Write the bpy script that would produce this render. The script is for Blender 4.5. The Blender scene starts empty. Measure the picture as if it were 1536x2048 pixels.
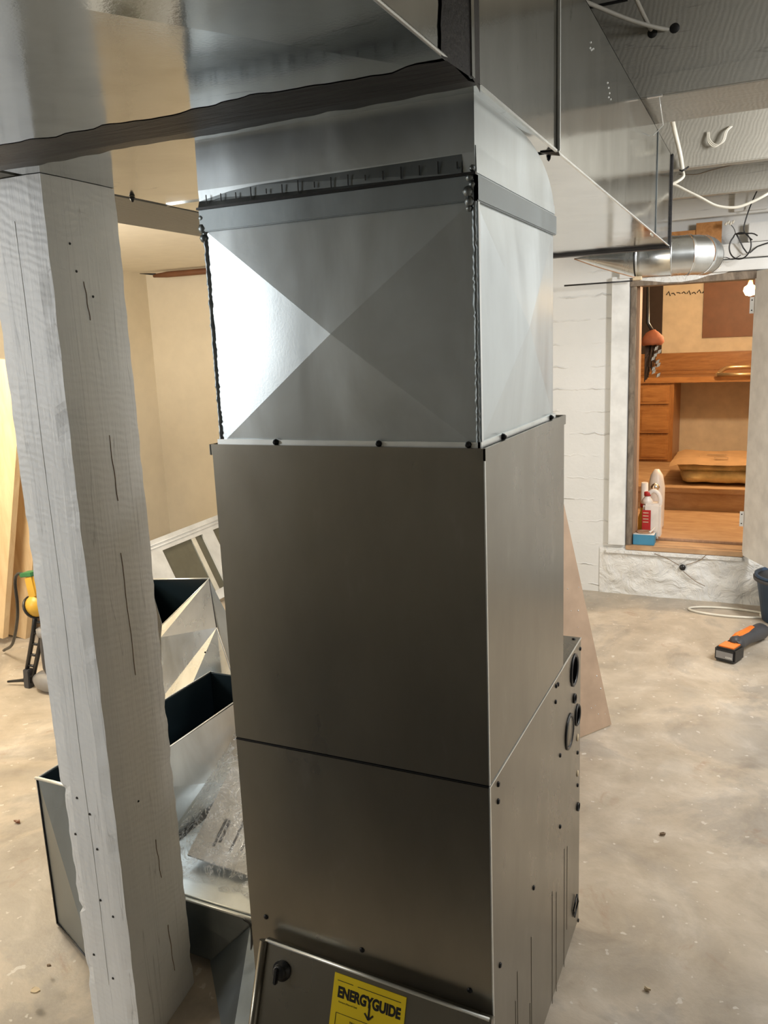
import bpy, bmesh, math, random
from mathutils import Vector, Matrix
random.seed(7)
C = bpy.context.scene.collection
SC = bpy.context.scene

# ------------------------------------------------------------------ camera
yaw, pitch, roll = 0.4387, -0.2009, -0.0410
f = Vector((-math.sin(yaw)*math.cos(pitch), math.cos(yaw)*math.cos(pitch), math.sin(pitch)))
r0 = Vector((math.cos(yaw), math.sin(yaw), 0)); u0 = r0.cross(f)
r = math.cos(roll)*r0+math.sin(roll)*u0; u = -math.sin(roll)*r0+math.cos(roll)*u0
cam = bpy.data.cameras.new('camera'); co = bpy.data.objects.new('camera', cam); C.objects.link(co)
m = Matrix(((r.x, u.x, -f.x, .9371), (r.y, u.y, -f.y, -1.2487), (r.z, u.z, -f.z, 1.6221), (0, 0, 0, 1)))
co.matrix_world = m
cam.sensor_fit = 'VERTICAL'; cam.sensor_height = 36; cam.lens = 1635.5/2048*36; cam.clip_start = .02
SC.camera = co
# ------------------------------------------------------------------ world, exposure, lamps
w = bpy.data.worlds.new('world'); SC.world = w; w.use_nodes = True
w.node_tree.nodes['Background'].inputs[0].default_value = (.9, .95, 1, 1)
w.node_tree.nodes['Background'].inputs[1].default_value = .3
vs = SC.view_settings; vs.view_transform = 'Standard'; vs.look = 'None'; vs.gamma = 1; vs.exposure = -0.12
try: vs.use_curve_mapping = False
except Exception: pass

def area(name, loc, target, size, power, col, sy=None):
    l = bpy.data.lights.new(name, 'AREA'); l.shape = 'RECTANGLE'; l.size = size; l.size_y = sy or size
    l.energy = power; l.color = col
    o = bpy.data.objects.new(name, l); C.objects.link(o); o.location = loc
    o.rotation_euler = (Vector(target)-Vector(loc)).to_track_quat('-Z', 'Y').to_euler()
    return o
def point(name, loc, rad, power, col):
    l = bpy.data.lights.new(name, 'POINT'); l.shadow_soft_size = rad; l.energy = power; l.color = col
    o = bpy.data.objects.new(name, l); C.objects.link(o); o.location = loc
    return o
area('shop_light_right', (2.0, 2.2, 2.30), (.9, 3.2, .4), .30, 66, (1, .98, .95), .9)
area('shop_light_left_near', (-2.75, -2.15, 1.85), (-.45, .1, 1.2), 1.0, 54, (.93, .97, 1), .8)
area('shop_light_aisle', (1.9, .9, 2.55), (1.2, 1.4, .0), .5, 22, (.97, .99, 1), 1.0)
point('left_room_lamp', (-2.3, .9, 1.85), .22, 105, (1, .90, .74))

# ------------------------------------------------------------------ materials
def new_mat(name):
    mt = bpy.data.materials.new(name); mt.use_nodes = True
    nt = mt.node_tree; b = nt.nodes['Principled BSDF']
    return mt, nt, b
def N(nt, t, **k):
    n = nt.nodes.new(t)
    for a, v in k.items(): setattr(n, a, v)
    return n
def coords(nt, scale=(1, 1, 1), rot=(0, 0, 0)):
    tc = N(nt, 'ShaderNodeTexCoord'); mp = N(nt, 'ShaderNodeMapping')
    mp.inputs['Scale'].default_value = scale; mp.inputs['Rotation'].default_value = rot
    nt.links.new(tc.outputs['Object'], mp.inputs[0]); return mp.outputs[0]
def noise(nt, vec, scale, detail=4, rough=.55, dist=0):
    n = N(nt, 'ShaderNodeTexNoise'); n.inputs['Scale'].default_value = scale; n.inputs['Detail'].default_value = detail
    n.inputs['Roughness'].default_value = rough; n.inputs['Distortion'].default_value = dist
    nt.links.new(vec, n.inputs['Vector']); return n.outputs['Fac']
def ramp(nt, fac, stops):
    rp = N(nt, 'ShaderNodeValToRGB'); e = rp.color_ramp.elements
    while len(e) < len(stops): e.new(.5)
    for i, (p, c) in enumerate(stops):
        e[i].position = p; e[i].color = (c[0], c[1], c[2], 1) if not isinstance(c, (int, float)) else (c, c, c, 1)
    nt.links.new(fac, rp.inputs[0]); return rp.outputs[0]
def bump(nt, b, h, strength=.3, dist=.01, prev=None):
    n = N(nt, 'ShaderNodeBump'); n.inputs['Strength'].default_value = strength; n.inputs['Distance'].default_value = dist
    nt.links.new(h, n.inputs['Height'])
    if prev is not None: nt.links.new(prev, n.inputs['Normal'])
    nt.links.new(n.outputs[0], b.inputs['Normal']); return n.outputs[0]
def mixc(nt, fac, a, b2):
    mx = N(nt, 'ShaderNodeMix', data_type='RGBA')
    for s, v in ((6, a), (7, b2)):
        if hasattr(v, 'is_linked') or hasattr(v, 'links'): nt.links.new(v, mx.inputs[s])
        else: mx.inputs[s].default_value = (*v, 1)
    if isinstance(fac, float): mx.inputs[0].default_value = fac
    else: nt.links.new(fac, mx.inputs[0])
    return mx.outputs[2]

def plain(name, col, rough=.6, metal=0, bmp=0, bs=60, spec=None, var=.12, trans=0):
    mt, nt, b = new_mat(name)
    b.inputs['Roughness'].default_value = rough; b.inputs['Metallic'].default_value = metal
    v = coords(nt)
    n = noise(nt, v, 9, 3)
    c = ramp(nt, n, [(.3, tuple(x*(1-var) for x in col)), (.7, tuple(min(1, x*(1+var)) for x in col))])
    nt.links.new(c, b.inputs['Base Color'])
    if bmp: bump(nt, b, noise(nt, v, bs, 4), bmp, .004)
    if trans: b.inputs['Transmission Weight'].default_value = trans
    return mt

def galv(name, base=(.62, .66, .68), r1=.16, r2=.34, wav=.0, smudge=False):
    mt, nt, b = new_mat(name)
    b.inputs['Metallic'].default_value = 1
    v = coords(nt)
    # spangle + scuffs
    n1 = noise(nt, v, 220, 2, .6)
    n2 = noise(nt, coords(nt, (1, 1, .35)), 7, 5, .6, .6)
    c = ramp(nt, n2, [(.25, tuple(x*.80 for x in base)), (.75, tuple(min(1, x*1.12) for x in base))])
    if smudge:
        sm = ramp(nt, noise(nt, coords(nt, (2.2, 9, 2.2), (0, 0, .2)), 2.4, 6, .7, .4), [(.63, 0.0), (.70, .75)])
        c = mixc(nt, sm, c, tuple(x*.35 for x in base))
    nt.links.new(c, b.inputs['Base Color'])
    rr = ramp(nt, n2, [(.3, r1), (.72, r2)])
    n3 = noise(nt, coords(nt, (3, 3, 28), (.2, .3, 0)), 5, 6, .7)
    sc = ramp(nt, n3, [(.66, 0.0), (.72, .12)])
    ad = N(nt, 'ShaderNodeMath', operation='ADD'); nt.links.new(rr, ad.inputs[0]); nt.links.new(sc, ad.inputs[1])
    nt.links.new(ad.outputs[0], b.inputs['Roughness'])
    p = bump(nt, b, n1, .06, .001)
    p = bump(nt, b, noise(nt, v, 2.6, 2), .10+wav, .02, p)
    return mt
M = {}
M['galv'] = galv('galvanised_sheet', (.60, .65, .67), .30, .40)
M['galv_trunk'] = galv('galvanised_trunk_sheet', (.60, .62, .62), .07, .18, 0, True)
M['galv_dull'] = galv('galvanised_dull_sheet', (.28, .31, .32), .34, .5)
M['galv_bright'] = galv('galvanised_bright_pipe', (.72, .75, .76), .22, .36)
M['rim'] = plain('bright_sheet_edge', (.8, .82, .8), .35, .8)

def taupe():
    mt, nt, b = new_mat('taupe_satin_enamel')
    b.inputs['Base Color'].default_value = (.20, .185, .155, 1)
    b.inputs['Metallic'].default_value = .88
    v = coords(nt)
    n = noise(nt, coords(nt, (1, 1, .5)), 5, 4, .6)
    rr = ramp(nt, n, [(.35, .27), (.7, .36)]); nt.links.new(rr, b.inputs['Roughness'])
    n2 = noise(nt, coords(nt, (3, 3, 1.2), (0, .5, 0)), 2.6, 4, .65)
    c = ramp(nt, n2, [(.3, (.235, .217, .18)), (.62, (.26, .242, .202)), (.74, (.31, .29, .25))])
    nt.links.new(c, b.inputs['Base Color'])
    bump(nt, b, noise(nt, v, 320, 2), .05, .001)
    return mt
M['taupe'] = taupe()

def sealant():
    mt, nt, b = new_mat('brushed_grey_duct_sealant')
    v = coords(nt, (2, 18, 18))
    n = noise(nt, v, 6, 5, .6)
    c = ramp(nt, n, [(.3, (.014, .013, .014)), (.7, (.045, .042, .043))])
    nt.links.new(c, b.inputs['Base Color']); b.inputs['Roughness'].default_value = .5
    bump(nt, b, n, .5, .006)
    return mt
M['sealant'] = sealant()
M['black'] = plain('black_plastic', (.012, .012, .013), .35)
M['void'] = plain('unlit_opening_black', (.002, .002, .002), 1.0); M['void'].node_tree.nodes['Principled BSDF'].inputs['Specular IOR Level'].default_value = 0
M['matblack'] = plain('added_mat_black', (.02, .02, .022), .6)
M['darkin'] = plain('dark_duct_interior', (.012, .022, .028), .35, .3)  # near-black inner sheets of the open duct fittings
M['screw'] = plain('dark_screw', (.02, .02, .022), .4, .6)

def painted_wood(name, col, bscale=1.0, vert=True, strength=.5):
    mt, nt, b = new_mat(name)
    v = coords(nt, (1, 1, 1), (.12, -.30, 0))
    wv = N(nt, 'ShaderNodeTexWave', wave_type='BANDS', bands_direction='Z' if vert else 'X')
    wv.inputs['Scale'].default_value = 19*bscale; wv.inputs['Distortion'].default_value = 9
    wv.inputs['Detail'].default_value = 3; wv.inputs['Detail Scale'].default_value = .6
    nt.links.new(v, wv.inputs['Vector'])
    g = noise(nt, coords(nt, (14, 14, .8) if vert else (.8, 14, 14)), 7, 5, .6)
    n = noise(nt, coords(nt), 3, 4)
    c = ramp(nt, n, [(.3, tuple(x*.93 for x in col)), (.7, tuple(min(1, x*1.04) for x in col))])
    # thin drying cracks running with the grain
    cr = noise(nt, coords(nt, (11, 11, .28) if vert else (.28, 11, 11)), 2.2, 2, .4)
    crk = ramp(nt, cr, [(.4975, 0.0), (.50, 1.0), (.5025, 0.0)])
    cm = mixc(nt, crk, c, tuple(x*.72 for x in col))
    nt.links.new(cm, b.inputs['Base Color']); b.inputs['Roughness'].default_value = .5
    p = bump(nt, b, wv.outputs['Fac'], strength*.32, .003)
    p = bump(nt, b, g, strength, .003, p)
    bump(nt, b, noise(nt, coords(nt), 90, 3), .15, .002, p)
    return mt
M['post'] = painted_wood('white_painted_rough_sawn_timber', (.74, .75, .75))
M['beam'] = painted_wood('shade_darkened_beam', (.17, .165, .145), vert=False, strength=.3)  # shade under the beam is put into this base colour
M['joist'] = painted_wood('painted_joist', (.36, .345, .30), vert=False, strength=.45)
M['whitewood'] = painted_wood('white_painted_board', (.72, .72, .70), vert=False, strength=.12)
M['casing'] = plain('white_casing_paint', (.74, .75, .74), .45, 0, .1)

def wood(name, c1, c2, sc=(1, 1, 1), rough=.5, s=5, horiz=True):
    mt, nt, b = new_mat(name)
    n = noise(nt, coords(nt, (sc[0], sc[1], sc[2])), s, 6, .65, .5)
    c = ramp(nt, n, [(.3, c1), (.5, tuple((a+d)/2 for a, d in zip(c1, c2))), (.7, c2)])
    nt.links.new(c, b.inputs['Base Color']); b.inputs['Roughness'].default_value = rough
    bump(nt, b, n, .2, .002); return mt
M['pine'] = wood('new_pine', (.62, .42, .22), (.80, .62, .38), (3, 3, .6), .55)
M['oak'] = wood('honey_oak', (.30, .12, .035), (.48, .23, .075), (1.2, 4, 9), .35)
M['oak_v'] = wood('honey_oak_upright', (.28, .11, .03), (.42, .20, .065), (9, 4, 1.2), .35)
M['ply'] = wood('worn_plywood', (.36, .20, .10), (.55, .36, .20), (.9, 3, 3), .6)
M['oldwood'] = wood('bare_grey_wood', (.10, .075, .055), (.30, .24, .18), (3, 3, 1), .8, 9)
M['jamb'] = wood('raw_jamb_wood', (.30, .17, .10), (.42, .27, .17), (9, 9, 1), .7)
M['osb'] = wood('orange_brown_board', (.32, .13, .035), (.52, .25, .08), (2, 2, 2), .6, 14)
M['hard'] = plain('brown_hardboard', (.20, .08, .035), .5)
M['tan'] = plain('tan_tray_board', (.42, .30, .21), .35, 0, .05)
M['cardboard'] = plain('cardboard', (.22, .155, .10), .8)

def concrete():
    mt, nt, b = new_mat('worn_concrete_floor')
    v = coords(nt)
    a = noise(nt, v, 1.5, 7, .65, .6); d = noise(nt, v, 4.5, 7, .62, .5); e = noise(nt, v, 60, 4, .7)
    base = ramp(nt, a, [(.30, (.27, .245, .215)), (.42, (.41, .345, .26)), (.51, (.54, .455, .35)), (.58, (.32, .285, .24)), (.70, (.48, .42, .34))])
    c2 = ramp(nt, d, [(.30, (.24, .20, .155)), (.44, (.38, .33, .265)), (.55, (.46, .405, .335)), (.66, (.62, .56, .48))])
    c = mixc(nt, .5, base, c2)
    sp = ramp(nt, noise(nt, v, 30, 2, .5), [(.68, 0.0), (.71, .7)])
    c = mixc(nt, sp, c, (.66, .62, .55))
    st = ramp(nt, noise(nt, v, 3.3, 5, .7, 1.2), [(.60, 0.0), (.70, .45)])
    c = mixc(nt, st, c, (.30, .17, .10))
    nt.links.new(c, b.inputs['Base Color'])
    rr = ramp(nt, d, [(.3, .42), (.7, .62)]); nt.links.new(rr, b.inputs['Roughness'])
    p = bump(nt, b, d, .25, .01); bump(nt, b, e, .2, .003, p)
    return mt
M['floor'] = concrete()

def conc_wall():
    mt, nt, b = new_mat('white_painted_board_formed_concrete')
    v = coords(nt)
    n = noise(nt, v, 2, 4)
    c = ramp(nt, n, [(.3, (.66, .67, .66)), (.7, (.74, .745, .735))])
    nt.links.new(c, b.inputs['Base Color']); b.inputs['Roughness'].default_value = .55
    # horizontal form-board ridges every 14 cm broken up by noise
    sx = N(nt, 'ShaderNodeSeparateXYZ'); nt.links.new(v, sx.inputs[0])
    ad = N(nt, 'ShaderNodeMath', operation='MULTIPLY_ADD'); ad.inputs[1].default_value = 1/.14
    nn = noise(nt, coords(nt, (4, 1, 1)), 2.5, 3); 
    mm = N(nt, 'ShaderNodeMath', operation='MULTIPLY'); mm.inputs[1].default_value = .35; nt.links.new(nn, mm.inputs[0])
    nt.links.new(sx.outputs['Z'], ad.inputs[0]); nt.links.new(mm.outputs[0], ad.inputs[2])
    fr = N(nt, 'ShaderNodeMath', operation='FRACT'); nt.links.new(ad.outputs[0], fr.inputs[0])
    rd = ramp(nt, fr.outputs[0], [(0, 0.0), (.45, .0), (.5, 1.0), (.55, 0.0), (1, 0.0)])
    brk = ramp(nt, noise(nt, coords(nt, (1, 1, 2)), 6, 3), [(.45, 0.0), (.6, 1.0)])
    mu = N(nt, 'ShaderNodeMath', operation='MULTIPLY'); nt.links.new(rd, mu.inputs[0]); nt.links.new(brk, mu.inputs[1])
    p = bump(nt, b, mu.outputs[0], .7, .008)
    p = bump(nt, b, noise(nt, v, 22, 5, .6), .35, .006, p)
    return mt
M['cwall'] = conc_wall()
def rough_plaster():
    mt, nt, b = new_mat('lumpy_white_plaster'); v = coords(nt)
    b.inputs['Base Color'].default_value = (.74, .74, .72, 1); b.inputs['Roughness'].default_value = .5
    p = bump(nt, b, noise(nt, v, 9, 6, .6, 1.0), .9, .03); bump(nt, b, noise(nt, v, 45, 4), .4, .006, p); return mt
M['plaster'] = rough_plaster()
M['cream'] = plain('cream_wall_paint', (.82, .73, .57), .7, 0, .12, 30, var=.03)
M['ceilcream'] = plain('cream_ceiling_board', (.84, .78, .66), .75, 0, .15, 12, var=.03)
M['white'] = plain('white_room_paint', (.70, .70, .69), .7, 0, .1)
M['oldwall'] = plain('grey_brown_block', (.22, .22, .21), .8, 0, .3)
M['subfloor'] = painted_wood('painted_subfloor', (.40, .38, .33), vert=False, strength=.3)
M['pantrywall'] = plain('pantry_plaster', (.74, .64, .50), .8, 0, .3, 25, var=.08)
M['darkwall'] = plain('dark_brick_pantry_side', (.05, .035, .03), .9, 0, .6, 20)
M['cable'] = plain('white_cable_sheath', (.72, .69, .60), .45)
M['cablepaint'] = plain('painted_cable', (.42, .40, .35), .5)
M['yellow'] = plain('yellow_sticker', (.88, .66, .015), .45, var=.03)
M['ink'] = plain('black_ink', (.01, .01, .01), .5)
M['ywood'] = plain('yellow_edge', (.78, .58, .18), .5)
M['paper'] = plain('paper', (.72, .71, .68), .6)
M['orange'] = plain('orange_plastic', (.85, .20, .02), .4)
M['dkgrey'] = plain('dark_grey_plastic', (.05, .05, .055), .5)
M['greym'] = plain('grey_cast_metal', (.30, .30, .31), .4, .6)
M['nailyel'] = plain('amber_tool_housing', (.62, .36, .04), .4)
M['green'] = plain('green_tape', (.03, .16, .05), .5)
M['blue'] = plain('dark_blue_plastic', (.02, .05, .10), .4)
M['bluebox'] = plain('blue_carton', (.05, .22, .36), .6)
M['jug'] = plain('milky_plastic', (.72, .66, .60), .4)
M['red'] = plain('red_label', (.45, .02, .02), .5)
M['gold'] = plain('brass_tube', (.65, .48, .28), .3, .8)
M['foil'] = plain('crinkled_foil', (.9, .86, .8), .15, 1, .8, 40)
M['fluff'] = plain('yellow_fibreglass', (.66, .50, .24), .9, 0, 1.0, 30, var=.3)
M['kraft'] = plain('kraft_facing', (.40, .24, .12), .6, 0, .2, 10)
M['terracotta'] = plain('terracotta_cloth', (.34, .10, .04), .8, 0, .5, 30)
M['brist'] = plain('dark_twig_bristle', (.06, .035, .025), .9, 0, .8, 60)
M['glassy'] = plain('dusty_window_glass', (.13, .125, .09), .12, 0, 0, 60)
M['chip'] = plain('pale_wood_chip', (.62, .50, .33), .8)
def bagmat():
    mt, nt, b = new_mat('clear_crinkled_polythene'); v = coords(nt)
    b.inputs['Base Color'].default_value = (.85, .87, .9, 1); b.inputs['Roughness'].default_value = .2; b.inputs['Metallic'].default_value = .3
    bump(nt, b, noise(nt, v, 16, 5, .6, 2.5), 1.0, .03)
    tr = N(nt, 'ShaderNodeBsdfTransparent'); mx = N(nt, 'ShaderNodeMixShader')
    fac = ramp(nt, noise(nt, coords(nt, (1, 1, 1)), 18, 5, .6, 3), [(.38, .06), (.50, .20), (.57, .7), (.61, .15)])
    nt.links.new(fac, mx.inputs[0]); nt.links.new(tr.outputs[0], mx.inputs[1]); nt.links.new(b.outputs[0], mx.inputs[2])
    nt.links.new(mx.outputs[0], nt.nodes['Material Output'].inputs[0]); return mt
M['bag'] = bagmat()
def emis(name, col, s):
    mt, nt, b = new_mat(name); b.inputs['Emission Color'].default_value = (*col, 1); b.inputs['Emission Strength'].default_value = s
    b.inputs['Base Color'].default_value = (*col, 1); return mt
M['bulb'] = emis('lit_bulb', (1, .62, .22), 45)

# ------------------------------------------------------------------ mesh helpers
class MB:
    def __init__(s): s.bm = bmesh.new()
    def box(s, lo, hi, bev=0):
        vs_ = [s.bm.verts.new((x, y, z)) for x in (lo[0], hi[0]) for y in (lo[1], hi[1]) for z in (lo[2], hi[2])]
        fs = [(0, 1, 3, 2), (4, 6, 7, 5), (0, 4, 5, 1), (2, 3, 7, 6), (0, 2, 6, 4), (1, 5, 7, 3)]
        fl = [s.bm.faces.new([vs_[i] for i in q]) for q in fs]
        if bev:
            es = list({e for q in fl for e in q.edges})
            bmesh.ops.bevel(s.bm, geom=es, offset=bev, segments=2, affect='EDGES')
        return s
    def obox(s, c, ax, ay, az, bev=0):
        """oriented box: centre c, half-extent vectors"""
        c, ax, ay, az = map(Vector, (c, ax, ay, az))
        v = [s.bm.verts.new(c+i*ax+j*ay+k*az) for i in (-1, 1) for j in (-1, 1) for k in (-1, 1)]
        fs = [(0, 1, 3, 2), (4, 6, 7, 5), (0, 4, 5, 1), (2, 3, 7, 6), (0, 2, 6, 4), (1, 5, 7, 3)]
        fl = [s.bm.faces.new([v[i] for i in q]) for q in fs]
        if bev: bmesh.ops.bevel(s.bm, geom=list({e for q in fl for e in q.edges}), offset=bev, segments=2, affect='EDGES')
        return s
    def slab(s, pts, th, n=None):
        """polygon pts given thickness th along -n"""
        P = [Vector(p) for p in pts]
        if n is None: n = (P[1]-P[0]).cross(P[2]-P[0]).normalized()
        n = Vector(n).normalized()
        a = [s.bm.verts.new(p) for p in P]; b = [s.bm.verts.new(p-n*th) for p in P]
        s.bm.faces.new(a); s.bm.faces.new(b[::-1])
        k = len(P)
        for i in range(k): s.bm.faces.new((a[i], b[i], b[(i+1) % k], a[(i+1) % k]))
        return s
    def tube(s, pts, rad, seg=10, cap=True):
        P = [Vector(p) for p in pts]; rings = []
        rr = rad if isinstance(rad, (list, tuple)) else [rad]*len(P)
        t0 = (P[1]-P[0]).normalized(); up = Vector((0, 0, 1)) if abs(t0.z) < .9 else Vector((1, 0, 0))
        nx = t0.cross(up).normalized()
        for i, p in enumerate(P):
            t = ((P[min(i+1, len(P)-1)]-P[max(i-1, 0)])).normalized()
            nx = (nx-t*nx.dot(t)).normalized(); ny = t.cross(nx)
            rings.append([s.bm.verts.new(p+rr[i]*(math.cos(a)*nx+math.sin(a)*ny)) for a in [2*math.pi*k/seg for k in range(seg)]])
        for A, B in zip(rings, rings[1:]):
            for k in range(seg):
                q = s.bm.faces.new((A[k], A[(k+1) % seg], B[(k+1) % seg], B[k])); q.smooth = True
        if cap:
            s.bm.faces.new(rings[0][::-1]); s.bm.faces.new(rings[-1])
        return s
    def lathe(s, c, prof, seg=24, axis=(0, 0, 1)):
        """prof: (radius, height)"""
        ax = Vector(axis).normalized(); e1 = ax.orthogonal().normalized(); e2 = ax.cross(e1); c = Vector(c)
        rings = [[s.bm.verts.new(c+ax*h+rd*(math.cos(t)*e1+math.sin(t)*e2)) for t in [2*math.pi*k/seg for k in range(seg)]] for rd, h in prof]
        for A, B in zip(rings, rings[1:]):
            for k in range(seg):
                q = s.bm.faces.new((A[k], A[(k+1) % seg], B[(k+1) % seg], B[k])); q.smooth = True
        if prof[0][0] > 1e-4: s.bm.faces.new(rings[0][::-1])
        if prof[-1][0] > 1e-4: s.bm.faces.new(rings[-1])
        return s
    def xpanel(s, quad, h, n, seg=10, flare=.0):
        """cross-broken sheet: quad corners, centre raised by h along n"""
        P = [Vector(p) for p in quad]; n = Vector(n); c = sum(P, Vector())/4
        G = {}
        for i in range(seg+1):
            for j in range(seg+1):
                a, b_ = i/seg, j/seg
                p = (P[0]*(1-a)+P[1]*a)*(1-b_)+(P[3]*(1-a)+P[2]*a)*b_
                d = 1-max(abs(2*a-1), abs(2*b_-1))
                G[i, j] = s.bm.verts.new(p+n*h*d)
        for i in range(seg):
            for j in range(seg):
                q = [G[i, j], G[i+1, j], G[i+1, j+1], G[i, j+1]]
                if (i < seg/2) == (j < seg/2):
                    s.bm.faces.new((q[0], q[1], q[2])); s.bm.faces.new((q[0], q[2], q[3]))
                else:
                    s.bm.faces.new((q[0], q[1], q[3])); s.bm.faces.new((q[1], q[2], q[3]))
        return s
    def build(s, name, mat, parent=None, smooth=False):
        me = bpy.data.meshes.new(name)
        bmesh.ops.recalc_face_normals(s.bm, faces=s.bm.faces)
        if parent is not None:
            off = Vector((0, 0, 0)); p = parent
            while p is not None: off += p.location; p = p.parent
            bmesh.ops.translate(s.bm, verts=s.bm.verts, vec=-off)
            o = bpy.data.objects.new(name, me)
        else:
            o = bpy.data.objects.new(name, me)
        s.bm.to_mesh(me); s.bm.free()
        if smooth:
            for pg in me.polygons: pg.use_smooth = True
        me.materials.append(M[mat]); C.objects.link(o)
        if parent is not None: o.parent = parent
        return o
def thing(name, loc, label, cat, group=None):
    o = bpy.data.objects.new(name, None); o.location = loc; o.empty_display_size = .05; C.objects.link(o)
    o['label'] = label; o['category'] = cat
    if group: o['group'] = group
    return o
def tag(o, label, cat, group=None, kind=None):
    o['label'] = label; o['category'] = cat
    if group: o['group'] = group
    if kind: o['kind'] = kind
    return o
def struct(o): o['kind'] = 'structure'; return o
def spline(pts, n=8):
    P = [Vector(p) for p in pts]; P = [P[0]*2-P[1]]+P+[P[-1]*2-P[-2]]; out = []
    for i in range(1, len(P)-2):
        a, b, c, d = P[i-1:i+3]
        for k in range(n):
            t = k/n
            out.append(.5*((2*b)+(c-a)*t+(2*a-5*b+4*c-d)*t*t+(3*b-a-3*c+d)*t**3))
    out.append(P[-2]); return out
def text(name, body, size, mat, parent, origin, xdir, ydir, extrude=.0003, sx=1.0, bold=0.0):
    cu = bpy.data.curves.new(name, 'FONT'); cu.body = body; cu.size = size; cu.extrude = extrude; cu.align_x = 'CENTER'; cu.offset = bold
    t = bpy.data.objects.new('tmp_text', cu); C.objects.link(t)
    bpy.context.view_layer.update()
    me = bpy.data.meshes.new_from_object(t.evaluated_get(bpy.context.evaluated_depsgraph_get()))
    bpy.data.objects.remove(t)
    X = Vector(xdir).normalized(); Y = Vector(ydir).normalized(); Z = X.cross(Y); O = Vector(origin)
    off = Vector((0, 0, 0)); p = parent
    while p is not None: off += p.location; p = p.parent
    for v in me.vertices: v.co = O+X*v.co.x*sx+Y*v.co.y+Z*v.co.z-off
    me.materials.clear(); me.materials.append(M[mat])
    o = bpy.data.objects.new(name, me); C.objects.link(o); o.parent = parent
    return o

# ================================================================== SETTING
XL, XR, YN, YF = -3.45, 3.0, -3.2, 3.95
def floor_mesh():
    b = MB(); G = {}; xs = [XL-.1+i*.09 for i in range(int((XR-XL+.2)/.09)+2)]; ys = [YN-.1+j*.09 for j in range(int((YF-YN+.12)/.09)+1)]+[YF+.02]
    for i, x in enumerate(xs):
        for j, y in enumerate(ys):       # a shallow low spot in the old slab round the post foot
            G[i, j] = b.bm.verts.new((x, y, -.095*math.exp(-((x+.32)**2+(y+.05)**2)/.13)))
    for i in range(len(xs)-1):
        for j in range(len(ys)-1):
            q = b.bm.faces.new((G[i, j], G[i+1, j], G[i+1, j+1], G[i, j+1])); q.smooth = True
    o = b.build('floor', 'floor')
    if o.data.polygons[0].normal.z < 0: o.data.flip_normals()
    return struct(o)
floor_mesh()
struct(MB().box((XL-.1, YN, 0), (XL, YF, 2.75)).build('wall_left', 'cream'))
struct(MB().box((XL-.1, YN-.1, 0), (XR+.1, YN, 2.8)).build('wall_near', 'oldwall'))
struct(MB().box((XR, YN, 0), (XR+.1, YF, 2.8)).build('wall_right', 'white'))
# far wall: cream bay on the left, concrete with the opening on the right
struct(MB().box((XL, YF, 0), (-1.35, YF+.12, 2.75)).build('wall_far_cream', 'cream'))
b = MB()
b.box((-1.35, YF, 0), (.205, YF+.14, 2.36)); b.box((.865, YF, 0), (XR, YF+.14, 2.36)); b.box((.205, YF, 0), (.865, YF+.14, .295))
b.box((.205, YF, 1.945), (.865, YF+.14, 2.36))
struct(b.build('wall_far', 'cwall'))
# ceilings
struct(MB().box((XL, YN, 2.24), (-.74, YF, 2.30)).build('ceiling_left', 'ceilcream'))
struct(MB().box((-.74, YN-.1, 2.68), (XR+.1, YF+.14, 2.76)).build('ceiling', 'subfloor'))
struct(MB().box((-.74, YN, 2.24), (-.70, YF, 2.68)).build('wall_ceiling_step', 'whitewood'))
# lumpy plaster sill below the opening
def plaster_patch():
    b = MB(); nx, nz = 60, 22; G = {}
    rnd = random.Random(3)
    from mathutils import noise as mn
    for i in range(nx+1):
        for j in range(nz+1):
            x = .02+i/nx*1.1; z = .0+j/nz*.30
            e = min(i, nx-i, 6)/6*min(nz-j+1, 4)/4
            d = .006+e*.012*(mn.fractal(Vector((x*9, 0, z*14)), 1, 2, 4)+.6)
            G[i, j] = b.bm.verts.new((x, YF-d, z))
    for i in range(nx):
        for j in range(nz): b.bm.faces.new((G[i, j], G[i+1, j], G[i+1, j+1], G[i, j+1]))
    return b.build('trim_8', 'plaster', None, True)
struct(plaster_patch())
tag(MB().lathe((.525, YF-.03, .205), [(.001, 0), (.016, .002), (.02, .01), (.012, .03)], 9, (0, 1, 0)).build('wall_hole', 'black'),
    'small dark broken hole in the lumpy white plaster below the pantry opening', 'hole')
for k, pts in enumerate(([(.545, .225), (.62, .26), (.66, .298)], [(.505, .22), (.44, .255), (.36, .285)], [(.53, .185), (.60, .13), (.66, .10)])):
    tag(MB().tube(spline([(x, YF-.031, z) for x, z in pts], 5), .0022, 5).build('wall_crack', 'cardboard'),
        ['dark crack climbing from the plaster hole towards the door side', 'dark crack climbing from the plaster hole towards the blue carton',
         'short crack running down from the plaster hole'][k], 'crack', 'cracks around the plaster hole')
# casing and jambs round the opening
struct(MB().box((.075, YF-.035, .325), (.178, YF, 1.965), .003).build('trim_1', 'casing'))
b = MB().box((.182, YF-.012, .325), (.216, YF+.13, 1.93), .002)
struct(b.build('trim_2', 'oldwood'))
struct(MB().box((.216, YF+.03, .325), (.232, YF+.13, 1.915)).build('trim_3', 'jamb'))
struct(MB().box((.18, YF-.025, 1.905), (.865, YF+.13, 1.948)).build('trim_4', 'oldwood'))
struct(MB().box((.06, YF-.03, .268), (.86, YF+.005, .293), .004).build('trim_5', 'plaster'))
struct(MB().box((.182, YF-.02, .295), (.865, YF+.14, .325), .003).build('trim_6', 'ply'))
struct(MB().box((.12, YF-.05, 1.952), (1.3, YF, 2.012), .003).build('trim_7', 'whitewood'))
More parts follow.
